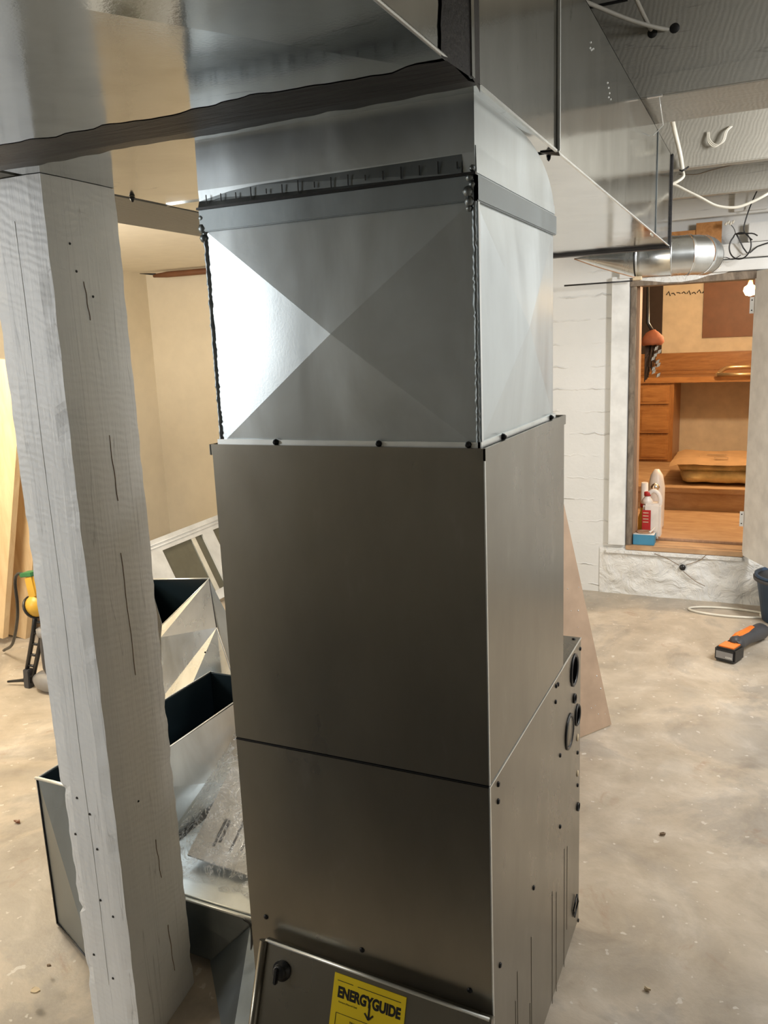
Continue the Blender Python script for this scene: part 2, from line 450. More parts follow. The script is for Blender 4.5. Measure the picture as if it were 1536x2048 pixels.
# broken pale plaster along the head
b = MB(); P = [(.22, 1.952), (.86, 1.952)]
pts = [(.20, 1.950), (.24, 1.935), (.30, 1.928), (.38, 1.915), (.47, 1.912), (.55, 1.92), (.61, 1.937), (.70, 1.945), (.72, 1.951)]
b.slab([(x, YF-.028, z) for x, z in pts], .02, (0, -1, 0)); struct(b.build('trim_9', 'plaster'))

# pantry beyond
PX0, PX1, PY = -.32, 1.25, 7.1
struct(MB().box((PX0, YF+.02, .22), (PX1, PY, .33)).build('floor_pantry', 'ply'))
struct(MB().box((PX0, PY, .2), (PX1, PY+.08, 2.5)).build('wall_pantry_back', 'pantrywall'))
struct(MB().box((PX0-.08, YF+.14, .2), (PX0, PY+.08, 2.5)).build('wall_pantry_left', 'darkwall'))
struct(MB().box((PX1, YF+.14, .2), (PX1+.08, PY+.08, 2.5)).build('wall_pantry_right', 'pantrywall'))
struct(MB().box((PX0, YF+.14, 2.42), (PX1, PY+.08, 2.5)).build('ceiling_pantry', 'pantrywall'))
point('pantry_bulb_light', (.825, 5.2, 1.90), .04, 62, (1, .75, .47))

# door panel, hinged on the right jamb and opened into the room
dr = thing('door_1', (.862, YF-.01, .30), 'white door standing open into the room', 'door'); dr['kind'] = 'structure'; del dr['label']; del dr['category']
d1 = Vector((.108, -.202, 0)).normalized(); d2 = Vector((d1.y, -d1.x, 0))
p0 = Vector((.856, YF-.012, 0))
b = MB().obox(p0+d1*.33-d2*.018+Vector((0, 0, 1.125)), d1*.33, d2*.018, (0, 0, .82), .002)
b.build('panel', 'white', dr)
for z in (.53, 1.76):
    b = MB().obox((.846, YF-.022, z), (.011, 0, 0), (0, .003, 0), (0, 0, .045)); h = b.build('hinge', 'casing', dr)
    for s in (-.028, .028): MB().lathe((.846, YF-.025, z+s), [(.004, 0), (.003, -.002)], 8, (0, 1, 0)).build('screw', 'screw', h)

# ================================================================== CEILING TIMBER
for i, (y0, y1, z0, z1, lab) in enumerate([
    (-2.4, -2.15, 2.36, 2.68, 'grey painted ceiling joist farthest behind the camera side'),
    (-1.1, -.85, 2.36, 2.68, 'grey painted ceiling joist behind the trunk duct joint'),
    (.35, .60, 2.36, 2.68, 'grey painted ceiling joist above the furnace'),
    (1.68, 2.04, 2.36, 2.68, 'wide grey painted ceiling joist with two bored cable holes'),
    (2.95, 3.02, 2.36, 2.68, 'pale grey painted ceiling joist over the round pipe'),
    ]):
    if y1 < 0: continue
    tag(MB().box((-.69, y0, z0), (XR, y1, z1), .004).build('ceiling_joist', 'joist'), lab, 'joist', 'exposed ceiling joists')
tag(MB().box((-.69, 1.672, 2.36), (XR, 1.684, 2.425), .003).build('ledger_strip', 'joist'), 'thin pale strip along the foot of the wide joist face', 'strip')
tag(MB().box((.2, 3.30, 2.285), (XR, 3.36, 2.44), .004).build('header_board', 'joist'), 'knotty painted header board with a long crack above the cable', 'board')
tag(MB().box((.2, 3.36, 2.44), (XR, 3.5, 2.52), .004).build('blocking_board', 'joist'), 'pale blocking board tucked behind the knotty header board', 'board')
tag(MB().tube(spline([(.50, 3.296, 2.395), (.58, 3.296, 2.385), (.66, 3.296, 2.398), (.82, 3.296, 2.418)], 5), .0018, 5).build('board_crack', 'cardboard'), 'long thin dark crack in the knotty header board', 'crack')
tag(MB().box((-.2, YF-.08, 2.25), (XR, YF, 2.36), .004).build('sill_plate', 'whitewood'), 'white painted sill plate along the top of the concrete wall', 'board')
tag(MB().box((.735, YF-.12, 2.26), (.90, YF-.082, 2.40), .003).build('junction_board', 'whitewood'), 'bright white square board with cable passing, high on the far wall', 'board')
tag(MB().box((.81, YF-.075, 2.10), (XR-.4, YF-.002, 2.20), .004).build('white_batten', 'whitewood'), 'short white batten block beside the orange brown board', 'board')
tag(MB().box((.655, YF-.06, 2.02), (1.6, YF-.001, 2.098), .003).build('lower_batten', 'whitewood'), 'white painted ledge under the black wire loop', 'board')
g = thing('osb_patch', (.58, YF-.05, 2.02), 'orange brown bare board patch beside the round pipe elbow', 'board')
MB().box((.54, YF-.055, 2.09), (.675, YF-.045, 2.225)).build('upper_piece', 'osb', g)
MB().box((.36, YF-.05, 2.016), (.645, YF-.030, 2.19)).build('back_piece', 'osb', g)
MB().box((.50, YF-.085, 2.055), (.648, YF-.05, 2.095), .003).build('cleat', 'osb', g)
# beam and post
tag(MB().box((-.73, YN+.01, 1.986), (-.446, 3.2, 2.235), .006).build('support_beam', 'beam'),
    'support beam with its shade darkened into the colour, on top of the wooden post beside the trunk duct', 'beam')
def post():
    x0, x1, y0, y1 = -.553, -.388, .035, .250
    b = MB(); ring = []; rnd = random.Random(5)
    from mathutils import noise as mn
    prof = []
    per = [(x0, y0), (x1, y0), (x1, y1), (x0, y1)]; sub = 5
    P = []
    for k in range(4):
        a, c = Vector(per[k]), Vector(per[(k+1) % 4])
        for s in range(sub):
            P.append(a.lerp(c, (.02+.96*s/(sub)) if s else .0))
    nz = 130; rows = []
    for j in range(nz+1):
        z = -.09+2.074*j/nz; row = []
        for i, p in enumerate(P):
            corner = i % sub == 0
            amp = .0035 if corner else .0008
            dx = mn.noise(Vector((i*3.1, z*14, 0)))*amp*1.6; dy = mn.noise(Vector((i*3.1, z*14, 9)))*amp*1.6
            cx, cy = (x0+x1)/2, (y0+y1)/2
            q = Vector((p.x, p.y)); 
            if corner: q += (Vector((cx, cy))-q).normalized()*(.003+abs(dx))
            # notches on the outer front corner
            if i == 0 and (.61 < z < .625 or .28 < z < .30): q += Vector((.010, .002))
            if i == 0 and z < .61: q += Vector((.008, 0))
            row.append(b.bm.verts.new((q.x+dx*.4, q.y+dy*.4, z)))
        rows.append(row)
    n = len(P)
    for A, B in zip(rows, rows[1:]):
        for k in range(n): b.bm.faces.new((A[k], A[(k+1) % n], B[(k+1) % n], B[k]))
    b.bm.faces.new(rows[0][::-1]); b.bm.faces.new(rows[-1])
    t = thing('wooden_post', (-.48, .165, 0), 'thick rough sawn post painted white, standing left of the furnace under the beam', 'post')
    b.build('shaft', 'post', t)
    for (x, z) in [(-.50, .60), (-.465, .565), (-.52, .50), (-.455, .475), (-.465, .335), (-.430, .30), (-.455, .12), (-.51, .17)]:
        MB().lathe((x, y0-.0005, z), [(.0035, 0), (.0025, -.0015)], 7, (0, 1, 0)).build('nail', 'ink', t)
    for (y, z) in [(.095, 1.855), (.105, 1.80), (.115, .57), (.145, 1.75)]:
        MB().lathe((x1+.0005, y, z), [(.003, 0), (.002, .0015)], 7, (1, 0, 0)).build('nail', 'ink', t)
    for k, (y, za, zb) in enumerate([(.145, 1.18, .88), (.148, 1.45, 1.30), (.158, .44, .33), (.17, .19, .05), (.123, 1.78, 1.70)]):
        pts = [(x1+.0006, y+.0012*math.sin(i*1.3+k)+.006*(i/9), za+(zb-za)*i/9) for i in range(10)]
        MB().tube(pts, .0009, 5).build('crack', 'cardboard', t)
    pts = [(-.470+.0015*math.sin(i*.9), y0-.0003, 1.9-i*.095) for i in range(20)]
    MB().tube(pts, .0004, 5).build('crack', 'joist', t)
post()
shade_post = thing('wooden_post', (-.42, -.6, 0), 'unseen slim post added in front of the furnace to shade its left edge', 'post')  # post added unseen, for its shadow and reflection on the furnace front
MB().box((-.475, -.655, -.02), (-.372, -.552, 1.978), .004).build('shaft', 'post', shade_post)

# ================================================================== FURNACE STACK
W, D, D2, ZS, ZT = .533, .579, .785, .86, 1.454
fu = thing('furnace', (W/2, D2/2, 0), 'tall taupe furnace cabinet standing on the concrete floor under the coil case', 'furnace')
b = MB(); b.box((0, 0, .03), (W, D2, ZS-.0008), .002); b.build('cabinet', 'taupe', fu)
MB().box((.01, .012, 0), (W-.01, D2-.01, .03)).build('base', 'black', fu)
MB().box((0.001, .0, ZS-.004), (W-.001, D, ZS-.0005)).build('seam_gasket', 'black', fu)
# folded edge of the side skin
MB().box((W-.001, -.0015, .03), (W+.0012, .0035, ZS-.002)).build('side_flange', 'rim', fu)
MB().box((W-.0012, 0, ZS-.0045), (W+.001, D2, ZS-.0012)).build('side_flange', 'rim', fu)
def scr(x, y, z, ax, par, rad=.0055):
    MB().lathe((x, y, z), [(rad, 0), (rad, .001), (rad*.75, .003), (.001, .0032)], 10, ax).build('screw', 'screw', par)
for (y, z) in [(.05, .838), (.048, .805), (.549, .455), (.295, .46), (.046, .465), (.499, .803), (.523, .836), (.547, .645), (.775, .831), (.752, .55), (.755, .454), (.504, .84), (.775, .03), (.17, .80-.78)]:
    scr(W, y, z, (1, 0, 0), fu)
for (x, z) in [(.04, .46), (.264, .45), (.488, .433)]: scr(x, 0, z, (0, -1, 0), fu)
for (x, y) in [(.515, .60), (.518, .765)]: scr(x, y, ZS-.0015, (0, 0, 1), fu)
def grommet(y, z, rad, hgt, name, plug):
    prof = [(rad, 0), (rad, .002), (rad*.9, .004), (rad*.82, .002), (rad*.8, .0004)]
    b = MB(); c = Vector((W, y, z)); rings = []
    for rd, h in prof:
        rings.append([b.bm.verts.new((W+h+.001, y+rd*math.cos(t), z+rd*hgt*math.sin(t))) for t in [2*math.pi*k/28 for k in range(28)]])
    for A, B in zip(rings, rings[1:]):
        for k in range(28):
            q = b.bm.faces.new((A[k], A[(k+1) % 28], B[(k+1) % 28], B[k])); q.smooth = True
    g = b.build(name, 'black', fu)
    if not plug: MB().lathe((W-.0005, y, z), [(rad*.82, .001), (rad*.80, .0022), (.001, .0023)], 24, (1, 0, 0)).build('opening', 'void', g)
    if plug: MB().lathe((W-.0005, y, z), [(rad*.78, .001), (rad*.76, .003), (.001, .0035)], 24, (1, 0, 0)).build('plug', 'taupe', g)
grommet(.700, .802, .042, 1.0, 'grommet', False)
grommet(.703, .724, .013, 1.0, 'grommet', False)
grommet(.646, .660, .046, 1.0, 'knockout_plug', True)
grommet(.743, .661, .029, 1.0, 'grommet', False)
for (y, z, rr) in [(.748, .595, .010), (.752, .49, .009)]: MB().lathe((W, y, z), [(rr, 0), (rr*.9, .002), (.001, .0025)], 12, (1, 0, 0)).build('plug_button', 'chip', fu)
grommet(.757, .39, .012, 1.0, 'grommet', False)
for (y, za, zb) in [(.632, .108, .350), (.600, .02, .363), (.512, .02, .300), (.47, .02, .33), (.275, .03, .355), (.262, .03, .20), (.165, .05, .357), (.15, .05, .30)]:
    MB().obox((W+.0003, y, (za+zb)/2), (.0006, 0, 0), (0, .0024, 0), (0, 0, (zb-za)/2), .0004).build('pressed_rib', 'taupe', fu)
# shallow bracket at the rear foot
MB().tube([(W+.003, .70, .115), (W+.005, .735, .14), (W+.005, .75, .11), (W+.003, .715, .085), (W+.003, .70, .115)], .0025, 6).build('foot_clip', 'black', fu)

cc = thing('coil_case', (W/2, D/2, ZS), 'dark taupe evaporator coil case between the furnace and the silver plenum', 'coil case')
MB().box((0, 0, ZS+.0005), (W, D, ZT-.012), .0015).build('case', 'taupe', cc)
b = MB()
b.box((-.001, -.003, ZT-.020), (W+.002, .001, ZT)); b.box((W-.001, -.003, ZT-.020), (W+.003, D+.002, ZT)); b.box((-.003, -.003, ZT-.02), (.001, D+.002, ZT)); b.box((0, D, ZT-.02), (W, D+.003, ZT))
b.build('top_flange', 'taupe', cc)
MB().box((.0, .0, ZT-.012), (W, D, ZT-.004)).build('top_tray', 'galv_dull', cc)
MB().box((W-.001, -.0012, ZS+.002), (W+.001, .003, ZT-.02)).build('side_flange', 'rim', cc)

# plenum
PX = (.016, .521); PYr = (.010, .521); Z0, Z1 = ZT-.001, 1.836
pl = thing('supply_plenum', (.27, .265, ZT), 'shiny galvanised plenum with pressed X creases, on top of the coil case', 'plenum')
x0, x1 = PX; y0, y1 = PYr
hz = .017
MB().xpanel([(x0, y0, Z0), (x1, y0, Z0), (x1, y0, Z1), (x0, y0, Z1)], hz, (0, -1, 0), 24).build('front_panel', 'galv', pl)
MB().xpanel([(x1, y0, Z0), (x1, y1, Z0), (x1, y1, Z1), (x1, y0, Z1)], hz, (1, 0, 0), 24).build('side_panel', 'galv', pl)
MB().xpanel([(x1, y1, Z0), (x0, y1, Z0), (x0, y1, Z1), (x1, y1, Z1)], hz, (0, 1, 0), 24).build('back_panel', 'galv', pl)
MB().xpanel([(x0, y1, Z0), (x0, y0, Z0), (x0, y0, Z1), (x0, y1, Z1)], hz, (-1, 0, 0), 24).build('side_panel', 'galv', pl)
def wavy_seam(x, y, z0, z1, mat='galv_dull', rad=.0035, n=90):
    rn = random.Random(int(x*1000)); b = MB()
    b.tube([(x+rn.uniform(-.0008, .0008), y+rn.uniform(-.0008, .0008), z0+(z1-z0)*i/n) for i in range(n+1)], [rad*rn.uniform(.7, 1.25) for i in range(n+1)], 7)
    return b
wavy_seam(x1-.001, y0-.001, Z0, Z1).build('corner_seam', 'galv_dull', pl)
wavy_seam(x0+.001, y0-.001, Z0, Z1).build('corner_seam', 'galv_dull', pl)
MB().box((x1-.001, y0+.004, Z0), (x1+.004, y0+.012, Z1)).build('corner_lap', 'galv_bright', pl)
# bottom lip with small fasteners
b = MB(); b.box((x0-.004, y0-.006, Z0), (x1+.004, y0, Z0+.010)); b.box((x1, y0-.006, Z0), (x1+.006, y1, Z0+.010)); b.build('bottom_lip', 'rim', pl)
for (x, y, ax) in [(.14, y0-.006, (0, -1, 0)), (.345, y0-.006, (0, -1, 0)), (.505, y0-.006, (0, -1, 0)), (x1+.006, .12, (1, 0, 0)), (x1+.006, .47, (1, 0, 0))]:
    MB().lathe((x, y, Z0+.006), [(.006, 0), (.005, .004), (.002, .008)], 8, ax).build('screw', 'screw', pl)
# cleated joint band
b = MB(); e = .006
b.box((x0-e, y0-e, Z1-.004), (x1+e, y0+.001, Z1+.034), .0015); b.box((x1-.001, y0-e, Z1-.004), (x1+e, y1+e, Z1+.034), .0015)
b.box((x0-e, y0, Z1-.004), (x0+.001, y1+e, Z1+.034), .0015); b.box((x0, y1-.001, Z1-.004), (x1, y1+e, Z1+.034), .0015)
b.build('joint_cleat', 'galv_dull', pl)
b = MB()
for k, (dz, rr) in enumerate([(.030, .007), (.020, .006), (.010, .009), (-.004, .008), (.043, .005), (-.014, .005)]):
    b.lathe((x1-.006+.004*math.sin(k*2), y0-.004, Z1+dz), [(.001, -rr), (rr*.7, -rr*.7), (rr, 0), (rr*.7, rr*.7), (.001, rr)], 10)
b.build('crimped_corner', 'galv_dull', pl)
b = MB()
for k, (dz, rr) in enumerate([(.020, .008), (.002, .010), (-.014, .008), (.036, .007)]):
    b.lathe((x0-.002, y0+.0, Z1+dz), [(.001, -rr), (rr*.7, -rr*.7), (rr, 0), (rr*.7, rr*.7), (.001, rr)], 10)
b.build('crimped_corner', 'galv_dull', pl)

# boot between plenum and trunk: curved heel
TZ = 1.985
bt = thing('duct_boot', (.27, .25, Z1+.034), 'short galvanised duct boot with a curved heel joining the plenum to the trunk', 'duct')
bx0, bx1 = .012, .523; zb = Z1+.036
prof = [(y0-.002, zb), (y0-.004, zb+.03), (y0-.002, TZ)]
heel = []
for i in range(15):
    t = i/14*math.pi/2
    heel.append((.225+.300*math.cos(t)**.9 if i < 14 else .225, 1.868+(TZ-1.868)*math.sin(t)))
sec = prof+[(yy, zz) for yy, zz in heel[::-1]]
b = MB()
A = [b.bm.verts.new((bx0, yy, zz)) for yy, zz in sec]; B = [b.bm.verts.new((bx1, yy, zz)) for yy, zz in sec]
b.bm.faces.new(A[::-1]); b.bm.faces.new(B)
for k in range(len(sec)):
    q = b.bm.faces.new((A[k], A[(k+1) % len(sec)], B[(k+1) % len(sec)], B[k])); q.smooth = k > 2
b.build('body', 'galv', bt)
b = MB(); b.box((bx0-.003, y0-.010, zb-.003), (bx1+.003, y0-.002, zb+.001)); b.build('gap_bead', 'black', bt)
# flared hem just above the joint
b = MB(); b.slab([(bx0, y0-.008, zb+.001), (bx1-.02, y0-.008, zb+.001), (bx1-.02, y0-.0035, zb+.032), (bx0+.10, y0-.0035, zb+.028), (bx0, y0-.0035, zb+.012)], .002, (0, -1, 0)); b.build('hem', 'galv_dull', bt)
b = MB(); b.slab([(bx1+.002, y0, zb+.001), (bx1+.002, y1, zb+.001), (bx1+.001, y1, zb+.018), (bx1+.001, y0, zb+.040)], .002, (1, 0, 0)); b.build('hem', 'galv', bt)
rn = random.Random(9)
for k in range(16):
    x = bx0+.02+k*.031
    MB().obox((x, y0-.0092, zb+.013), (.0008, 0, 0), (0, .0006, 0), (0, 0, .004+.007*rn.random())).build('tab_slit', 'ink', bt)

# trunk duct
TX0, TX1, TZ1 = -.432, .540, 2.343
tr = thing('trunk_duct', (.05, .2, TZ), 'large rectangular galvanised trunk duct hung under the joists, running away overhead', 'duct')
YJ, YM, YE, Y3 = -.085, .477, 2.55, 2.05
def trunk_section(ya, yb, o, xb=0):
    b = MB(); z0 = TZ-o; xa, xc = TX0-o, TX1+o
    # bottom with cross break, sides, top
    b.xpanel([(xa, ya, z0), (xc, ya, z0), (xc, yb, z0), (xa, yb, z0)], xb, (0, 0, -1), 16)
    b.slab([(xc, ya, z0), (xc, yb, z0), (xc, yb, TZ1), (xc, ya, TZ1)], .002, (1, 0, 0))
    b.slab([(xa, ya, z0), (xa, yb, z0), (xa, yb, TZ1), (xa, ya, TZ1)], .002, (-1, 0, 0))
    b.slab([(xa, ya, TZ1), (xc, ya, TZ1), (xc, yb, TZ1), (xa, yb, TZ1)], .002, (0, 0, 1))
    return b
trunk_section(-1.75, YJ, .006, .012).build('near_section', 'galv_trunk', tr)
trunk_section(YJ, YM, 0, 0).build('middle_section', 'galv_trunk', tr)
b = trunk_section(YM, Y3, .001, 0); b.build('long_section', 'galv_trunk', tr)
b = trunk_section(Y3, YE, .0, 0); b.slab([(TX0, YE, TZ), (TX1, YE, TZ), (TX1, YE, TZ1), (TX0, YE, TZ1)], .002, (0, 1, 0)); b.build('end_section', 'galv_trunk', tr)
# bright folded lower edge
b = MB(); b.tube([(TX1+.007, -1.7, TZ-.007), (TX1+.007, YJ-.09, TZ-.007)], .0028, 8); b.box((TX1-.002, -.03, TZ-.003), (TX1+.003, YM, TZ+.001)); b.box((TX1-.002, YM, TZ-.004), (TX1+.003, YE, TZ)); b.build('lower_hem', 'rim', tr)
MB().box((TX1+.001, YM-.006, TZ), (TX1+.006, YM+.002, TZ1)).build('drive_cleat', 'rim', tr)
MB().box((TX1+.001, Y3-.003, TZ), (TX1+.004, Y3+.004, TZ1)).build('drive_cleat', 'galv_dull', tr)
MB().box((TX0, YM-.004, TZ-.003), (TX1, YM+.003, TZ)).build('drive_cleat', 'galv_trunk', tr)
MB().slab([(TX1-.03, YM-.02, TZ-.002), (TX1+.004, YM-.012, TZ-.002), (TX1+.004, YM+.004, TZ-.008), (TX1-.02, YM+.004, TZ-.004)], .003, (0, 0, -1)).build('cleat_tail', 'black', tr)
MB().lathe((TX1-.02, YM+.01, TZ-.002), [(.005, 0), (.004, -.008), (.001, -.012)], 8).build('screw', 'screw', tr)
# brushed-on sealant over the near joint (irregular edges)
def seal_band(name):
    from mathutils import noise as mn
    b = MB(); n = 70; A = []; B = []; K = []
    for i in range(n+1):
        x = TX0+.0+(TX1+.008-TX0)*i/n
        wa = .018*mn.noise(Vector((x*6, 1, 0)))+.010*mn.noise(Vector((x*25, 1, 3))); wb = .014*mn.noise(Vector((x*5, 5, 0)))+.008*mn.noise(Vector((x*25, 7, 3)))
        ya = YJ-.085+wa+(.0 if x > .3 else 0); yb = YJ+.062+wb
        A.append(b.bm.verts.new((x, ya, TZ-.0075-.0005))); K.append(b.bm.verts.new((x, YJ-.004+.004*mn.noise(Vector((x*12, 0, 0))), TZ-.013)));
        B.append(b.bm.verts.new((x, yb, TZ-.0025)))
    for i in range(n):
        for P_, Q_ in ((A, K), (K, B)):
            q = b.bm.faces.new((P_[i], P_[i+1], Q_[i+1], Q_[i]))
    # side strip
    A = []; B = []; K = []; n = 30
    for i in range(n+1):
        z = TZ-.012+(TZ1-TZ+.012)*i/n
        wa = .008*mn.noise(Vector((z*9, 1, 0)))+.004*mn.noise(Vector((z*40, 2, 0))); wb = .005*mn.noise(Vector((z*9, 6, 0)))
        A.append(b.bm.verts.new((TX1+.0085, YJ-.11+wa, z))); K.append(b.bm.verts.new((TX1+.015, YJ-.006, z))); B.append(b.bm.verts.new((TX1+.0035, YJ+.060+wb, z)))
    for i in range(n):
        for P_, Q_ in ((A, K), (K, B)):
            b.bm.faces.new((P_[i], P_[i+1], Q_[i+1], Q_[i]))
    return b.build(name, 'sealant', tr)
seal_band('sealant_band')
b = MB(); b.box((TX1+.010, YJ-.014, TZ-.010), (TX1+.0165, YJ-.002, TZ1)); b.build('seam_ridge', 'galv_trunk', tr)
b = MB()
b.obox(((TX0+TX1)/2, YE-.02, TZ-.006), ((TX1-TX0)/2+.004, .004, 0), (0, .028, 0), (0, 0, .006), .002)
b.obox((TX1+.003, YE-.008, (TZ+TZ1)/2), (.004, 0, 0), (0, .009, 0), (0, 0, (TZ1-TZ)/2+.006), .002); b.build('end_sealant', 'sealant', tr)
for (y) in (.20, .30): pass
for (x, y) in [(TX0+.01, .34)]:
    MB().lathe((x, y, TZ-.001), [(.007, 0), (.005, -.006), (.002, -.012)], 8).build('screw', 'screw', tr)
for (y, z) in [(.80, 2.275), (.795, 2.262), (.81, 2.262), (.83, 2.27), (1.02, 2.245), (1.035, 2.237), (1.05, 2.228), (1.04, 2.216), (1.07, 2.218)]:
    MB().lathe((TX1+.001, y, z), [(.0028, 0), (.0022, .0012), (.001, .0016)], 8, (1, 0, 0)).build('rivet', 'rim', tr)
for y in (2.02, 2.06): MB().lathe((TX1-.01, y, TZ+.004), [(.004, 0), (.003, -.012)], 8).build('screw', 'rim', tr)
# hanger: hook plate and wire
hg = thing('duct_hanger', (.585, 1.86, 2.355), 'thin metal strap hanger hooked on the joist beside the trunk duct', 'hanger')
MB().box((.555, 1.64, 2.352), (.60, 1.655, 2.357)).build('hook_plate', 'rim', hg)
MB().tube([(.590, 1.65, 2.354), (.588, 1.80, 2.30), (.548, 1.88, 2.29)], .0016, 6).build('wire', 'rim', hg)

# round takeoff pipe
rp = thing('round_pipe', (.45, 2.9, 1.97), 'round galvanised branch pipe with flattened boot, below the end of the trunk duct', 'pipe')
yc, zc, R = 2.92, 1.975, .088
b = MB(); seg = 32; rings = []
for s in range(9):
    t = s/8; x = .09+(.36-.09)*t; ring = []
    for k in range(seg):
        a = 2*math.pi*k/seg; cy, cz = math.cos(a), math.sin(a)
        # flattened slot to circle
        rx = abs(cy)**.35*(1 if cy > 0 else -1)*.13; rz = abs(cz)**.8*(1 if cz > 0 else -1)*.004
        yy = yc+(rx*(1-t)+R*cy*t); zz = (zc+.012)+(rz*(1-t)+(R*cz)*t) - .012*t
        ring.append(b.bm.verts.new((x, yy, zz)))
    rings.append(ring)
for A_, B_ in zip(rings, rings[1:]):
    for k in range(seg):
        q = b.bm.faces.new((A_[k], A_[(k+1) % seg], B_[(k+1) % seg], B_[k])); q.smooth = True
b.build('boot', 'galv_bright', rp)
b = MB(); b.lathe((.355, yc, zc), [(R+.003, 0), (R+.003, .008), (R, .010), (R-.001, .012), (R+.002, .02), (R-.001, .026), (R-.001, .155), (R+.003, .158), (R+.003, .163), (R, .166)], 40, (1, 0, 0)); b.build('straight_pipe', 'galv_bright', rp)
MB().lathe((.352, yc, zc), [(R+.004, 0), (R+.0045, .004), (R+.004, .006)], 40, (1, 0, 0)).build('joint_ring', 'screw', rp)
# elbow gores turning away
b = MB(); ctr = Vector((.52, yc+.125, zc)); 
def gore(a0, a1, rr):
    rings = []
    for a in (a0, a1):
        a = math.radians(a); c = ctr+Vector((math.sin(a), -math.cos(a), 0))*.125; e1 = Vector((math.sin(a), -math.cos(a), 0)); e2 = Vector((0, 0, 1))
        rings.append([b.bm.verts.new(c+rr*(math.cos(t)*e1+math.sin(t)*e2)) for t in [2*math.pi*k/36 for k in range(36)]])
    for k in range(36):
        q = b.bm.faces.new((rings[0][k], rings[0][(k+1) % 36], rings[1][(k+1) % 36], rings[1][k])); q.smooth = True
for k in range(3):
    gore(k*30, k*30+27, R+.001); gore(k*30+27, k*30+30, R+.005)
b.build('elbow', 'galv_bright', rp)
MB().box((.40, yc-.02, zc+R-.004), (.42, yc+.02, 2.358)).build('strap', 'rim', rp)
MB().tube(spline([(.09, 2.78, 1.985), (.2, 2.80, 1.94), (.36, 2.845, 1.885)], 4), .003, 6).build('boot_flange', 'jamb', rp)
MB().box((.348, yc-.06, zc-R-.012), (.385, yc-.02, zc-R+.004)).build('bracket', 'chip', rp)
tag(MB().tube([(-.2, 3.88, 1.932), (.20, 3.88, 1.934)], [.005, .004], 8).build('thin_rod', 'black'), 'thin black rod with a rounded tip poking out beside the pantry casing', 'rod')
tag(MB().tube(spline([(-.03, 2.75, 2.018), (.03, 2.76, 2.012), (.12, 2.8, 2.005)], 4), .006, 8).build('sealed_stub', 'sealant'), 'short dark sealed strip below the far end of the trunk duct', 'strip')

# ceiling cables
rad = .0065
tag(MB().tube(spline([(.33, 1.35, 2.61), (.42, 1.52, 2.60), (.50, 1.60, 2.575), (.575, 1.655, 2.555), (.626, 1.70, 2.55)], 8), rad, 10).build('ceiling_cable', 'cablepaint'),
    'long pale cable drooping into the outer bored hole of the wide joist', 'cable')
tag(MB().tube(spline([(.50, 1.45, 2.67), (.525, 1.58, 2.62), (.548, 1.65, 2.575), (.563, 1.70, 2.55)], 8), rad, 10).build('ceiling_cable', 'cablepaint'),
    'short pale cable dropping into the bored hole nearer the trunk duct', 'cable')
for x, z, l in ((.562, 2.549, 'dark bored hole in the joist nearer the trunk duct'), (.628, 2.551, 'dark bored hole in the joist farther from the trunk duct')):
    tag(MB().lathe((x, 1.6795, z), [(.015, 0), (.014, -.001), (.001, -.0012)], 18, (0, 1, 0)).build('bored_hole', 'ink'), l, 'hole')
tag(MB().box((.335, 1.672, 2.654), (.485, 1.6795, 2.661)).build('joist_gap', 'ink'), 'black gap line at the top of the wide joist', 'gap')
tag(MB().tube(spline([(.505, 2.2, 2.60), (.51, 2.6, 2.58), (.512, 2.86, 2.52), (.535, 2.92, 2.42), (.548, 2.93, 2.345)], 8), .010, 10).build('ceiling_cable', 'cable'), 'thick white cable coming down beside the trunk duct end', 'cable')
tag(MB().tube(spline([(.548, 2.93, 2.345), (.553, 2.92, 2.32), (.535, 2.90, 2.30), (.50, 2.89, 2.285)], 8), .007, 10).build('ceiling_cable', 'cable'), 'white cable curling back below its black staple', 'cable')
tag(MB().tube([(.537, 2.915, 2.347), (.548, 2.905, 2.340), (.562, 2.93, 2.353), (.572, 2.94, 2.362)], .004, 6).build('cable_staple', 'black'), 'black staple pinching the thick white cable', 'staple')
tag(MB().tube(spline([(.47, 2.9, 2.30), (.52, 2.9, 2.283), (.575, 2.9, 2.25), (.629, 2.9, 2.218), (.70, 2.9, 2.175), (.776, 2.9, 2.160), (.84, 2.9, 2.175), (.908, 2.9, 2.205), (1.0, 2.92, 2.26)], 8), .0062, 10).build('ceiling_cable', 'cable'), 'long sagging cream cable hanging in front of the far wall', 'cable')
b = MB()
for k in range(3):
    dx = .004*k
    b.tube(spline([(.645+dx, 2.945, 2.50), (.652+dx, 2.935, 2.455+dx), (.68+dx, 2.93, 2.43+dx), (.71+dx, 2.93, 2.45), (.722+dx, 2.935, 2.49), (.74+dx, 2.945, 2.51)], 8), .0028, 6)
tag(b.build('wire_bundle', 'cable'), 'small loop of thin white wires hanging from the joist face', 'wire')
tag(MB().tube(spline([(.92, 3.7, 2.44), (.86, 3.76, 2.37), (.812, 3.8, 2.26), (.79, 3.8, 2.16), (.815, 3.8, 2.12), (.835, 3.8, 2.10)], 8), .0035, 6).build('black_wire', 'black'), 'black wire hanging down past the white junction board', 'wire')
pts = [(.775+.055*math.sin(t), 3.8+.006*t, 2.075+.068*math.cos(t)) for t in [i*.35-.4 for i in range(19)]]
pts = [(.86, 3.8, 2.12), (.83, 3.8, 2.135)]+pts+[(.81, 3.86, 2.04), (.86, 3.87, 2.07), (.93, 3.87, 2.09)]
tag(MB().tube(spline(pts, 3), .0038, 6).build('wire_loop', 'black'), 'black wire coiled into one round loop above the pantry door', 'wire')
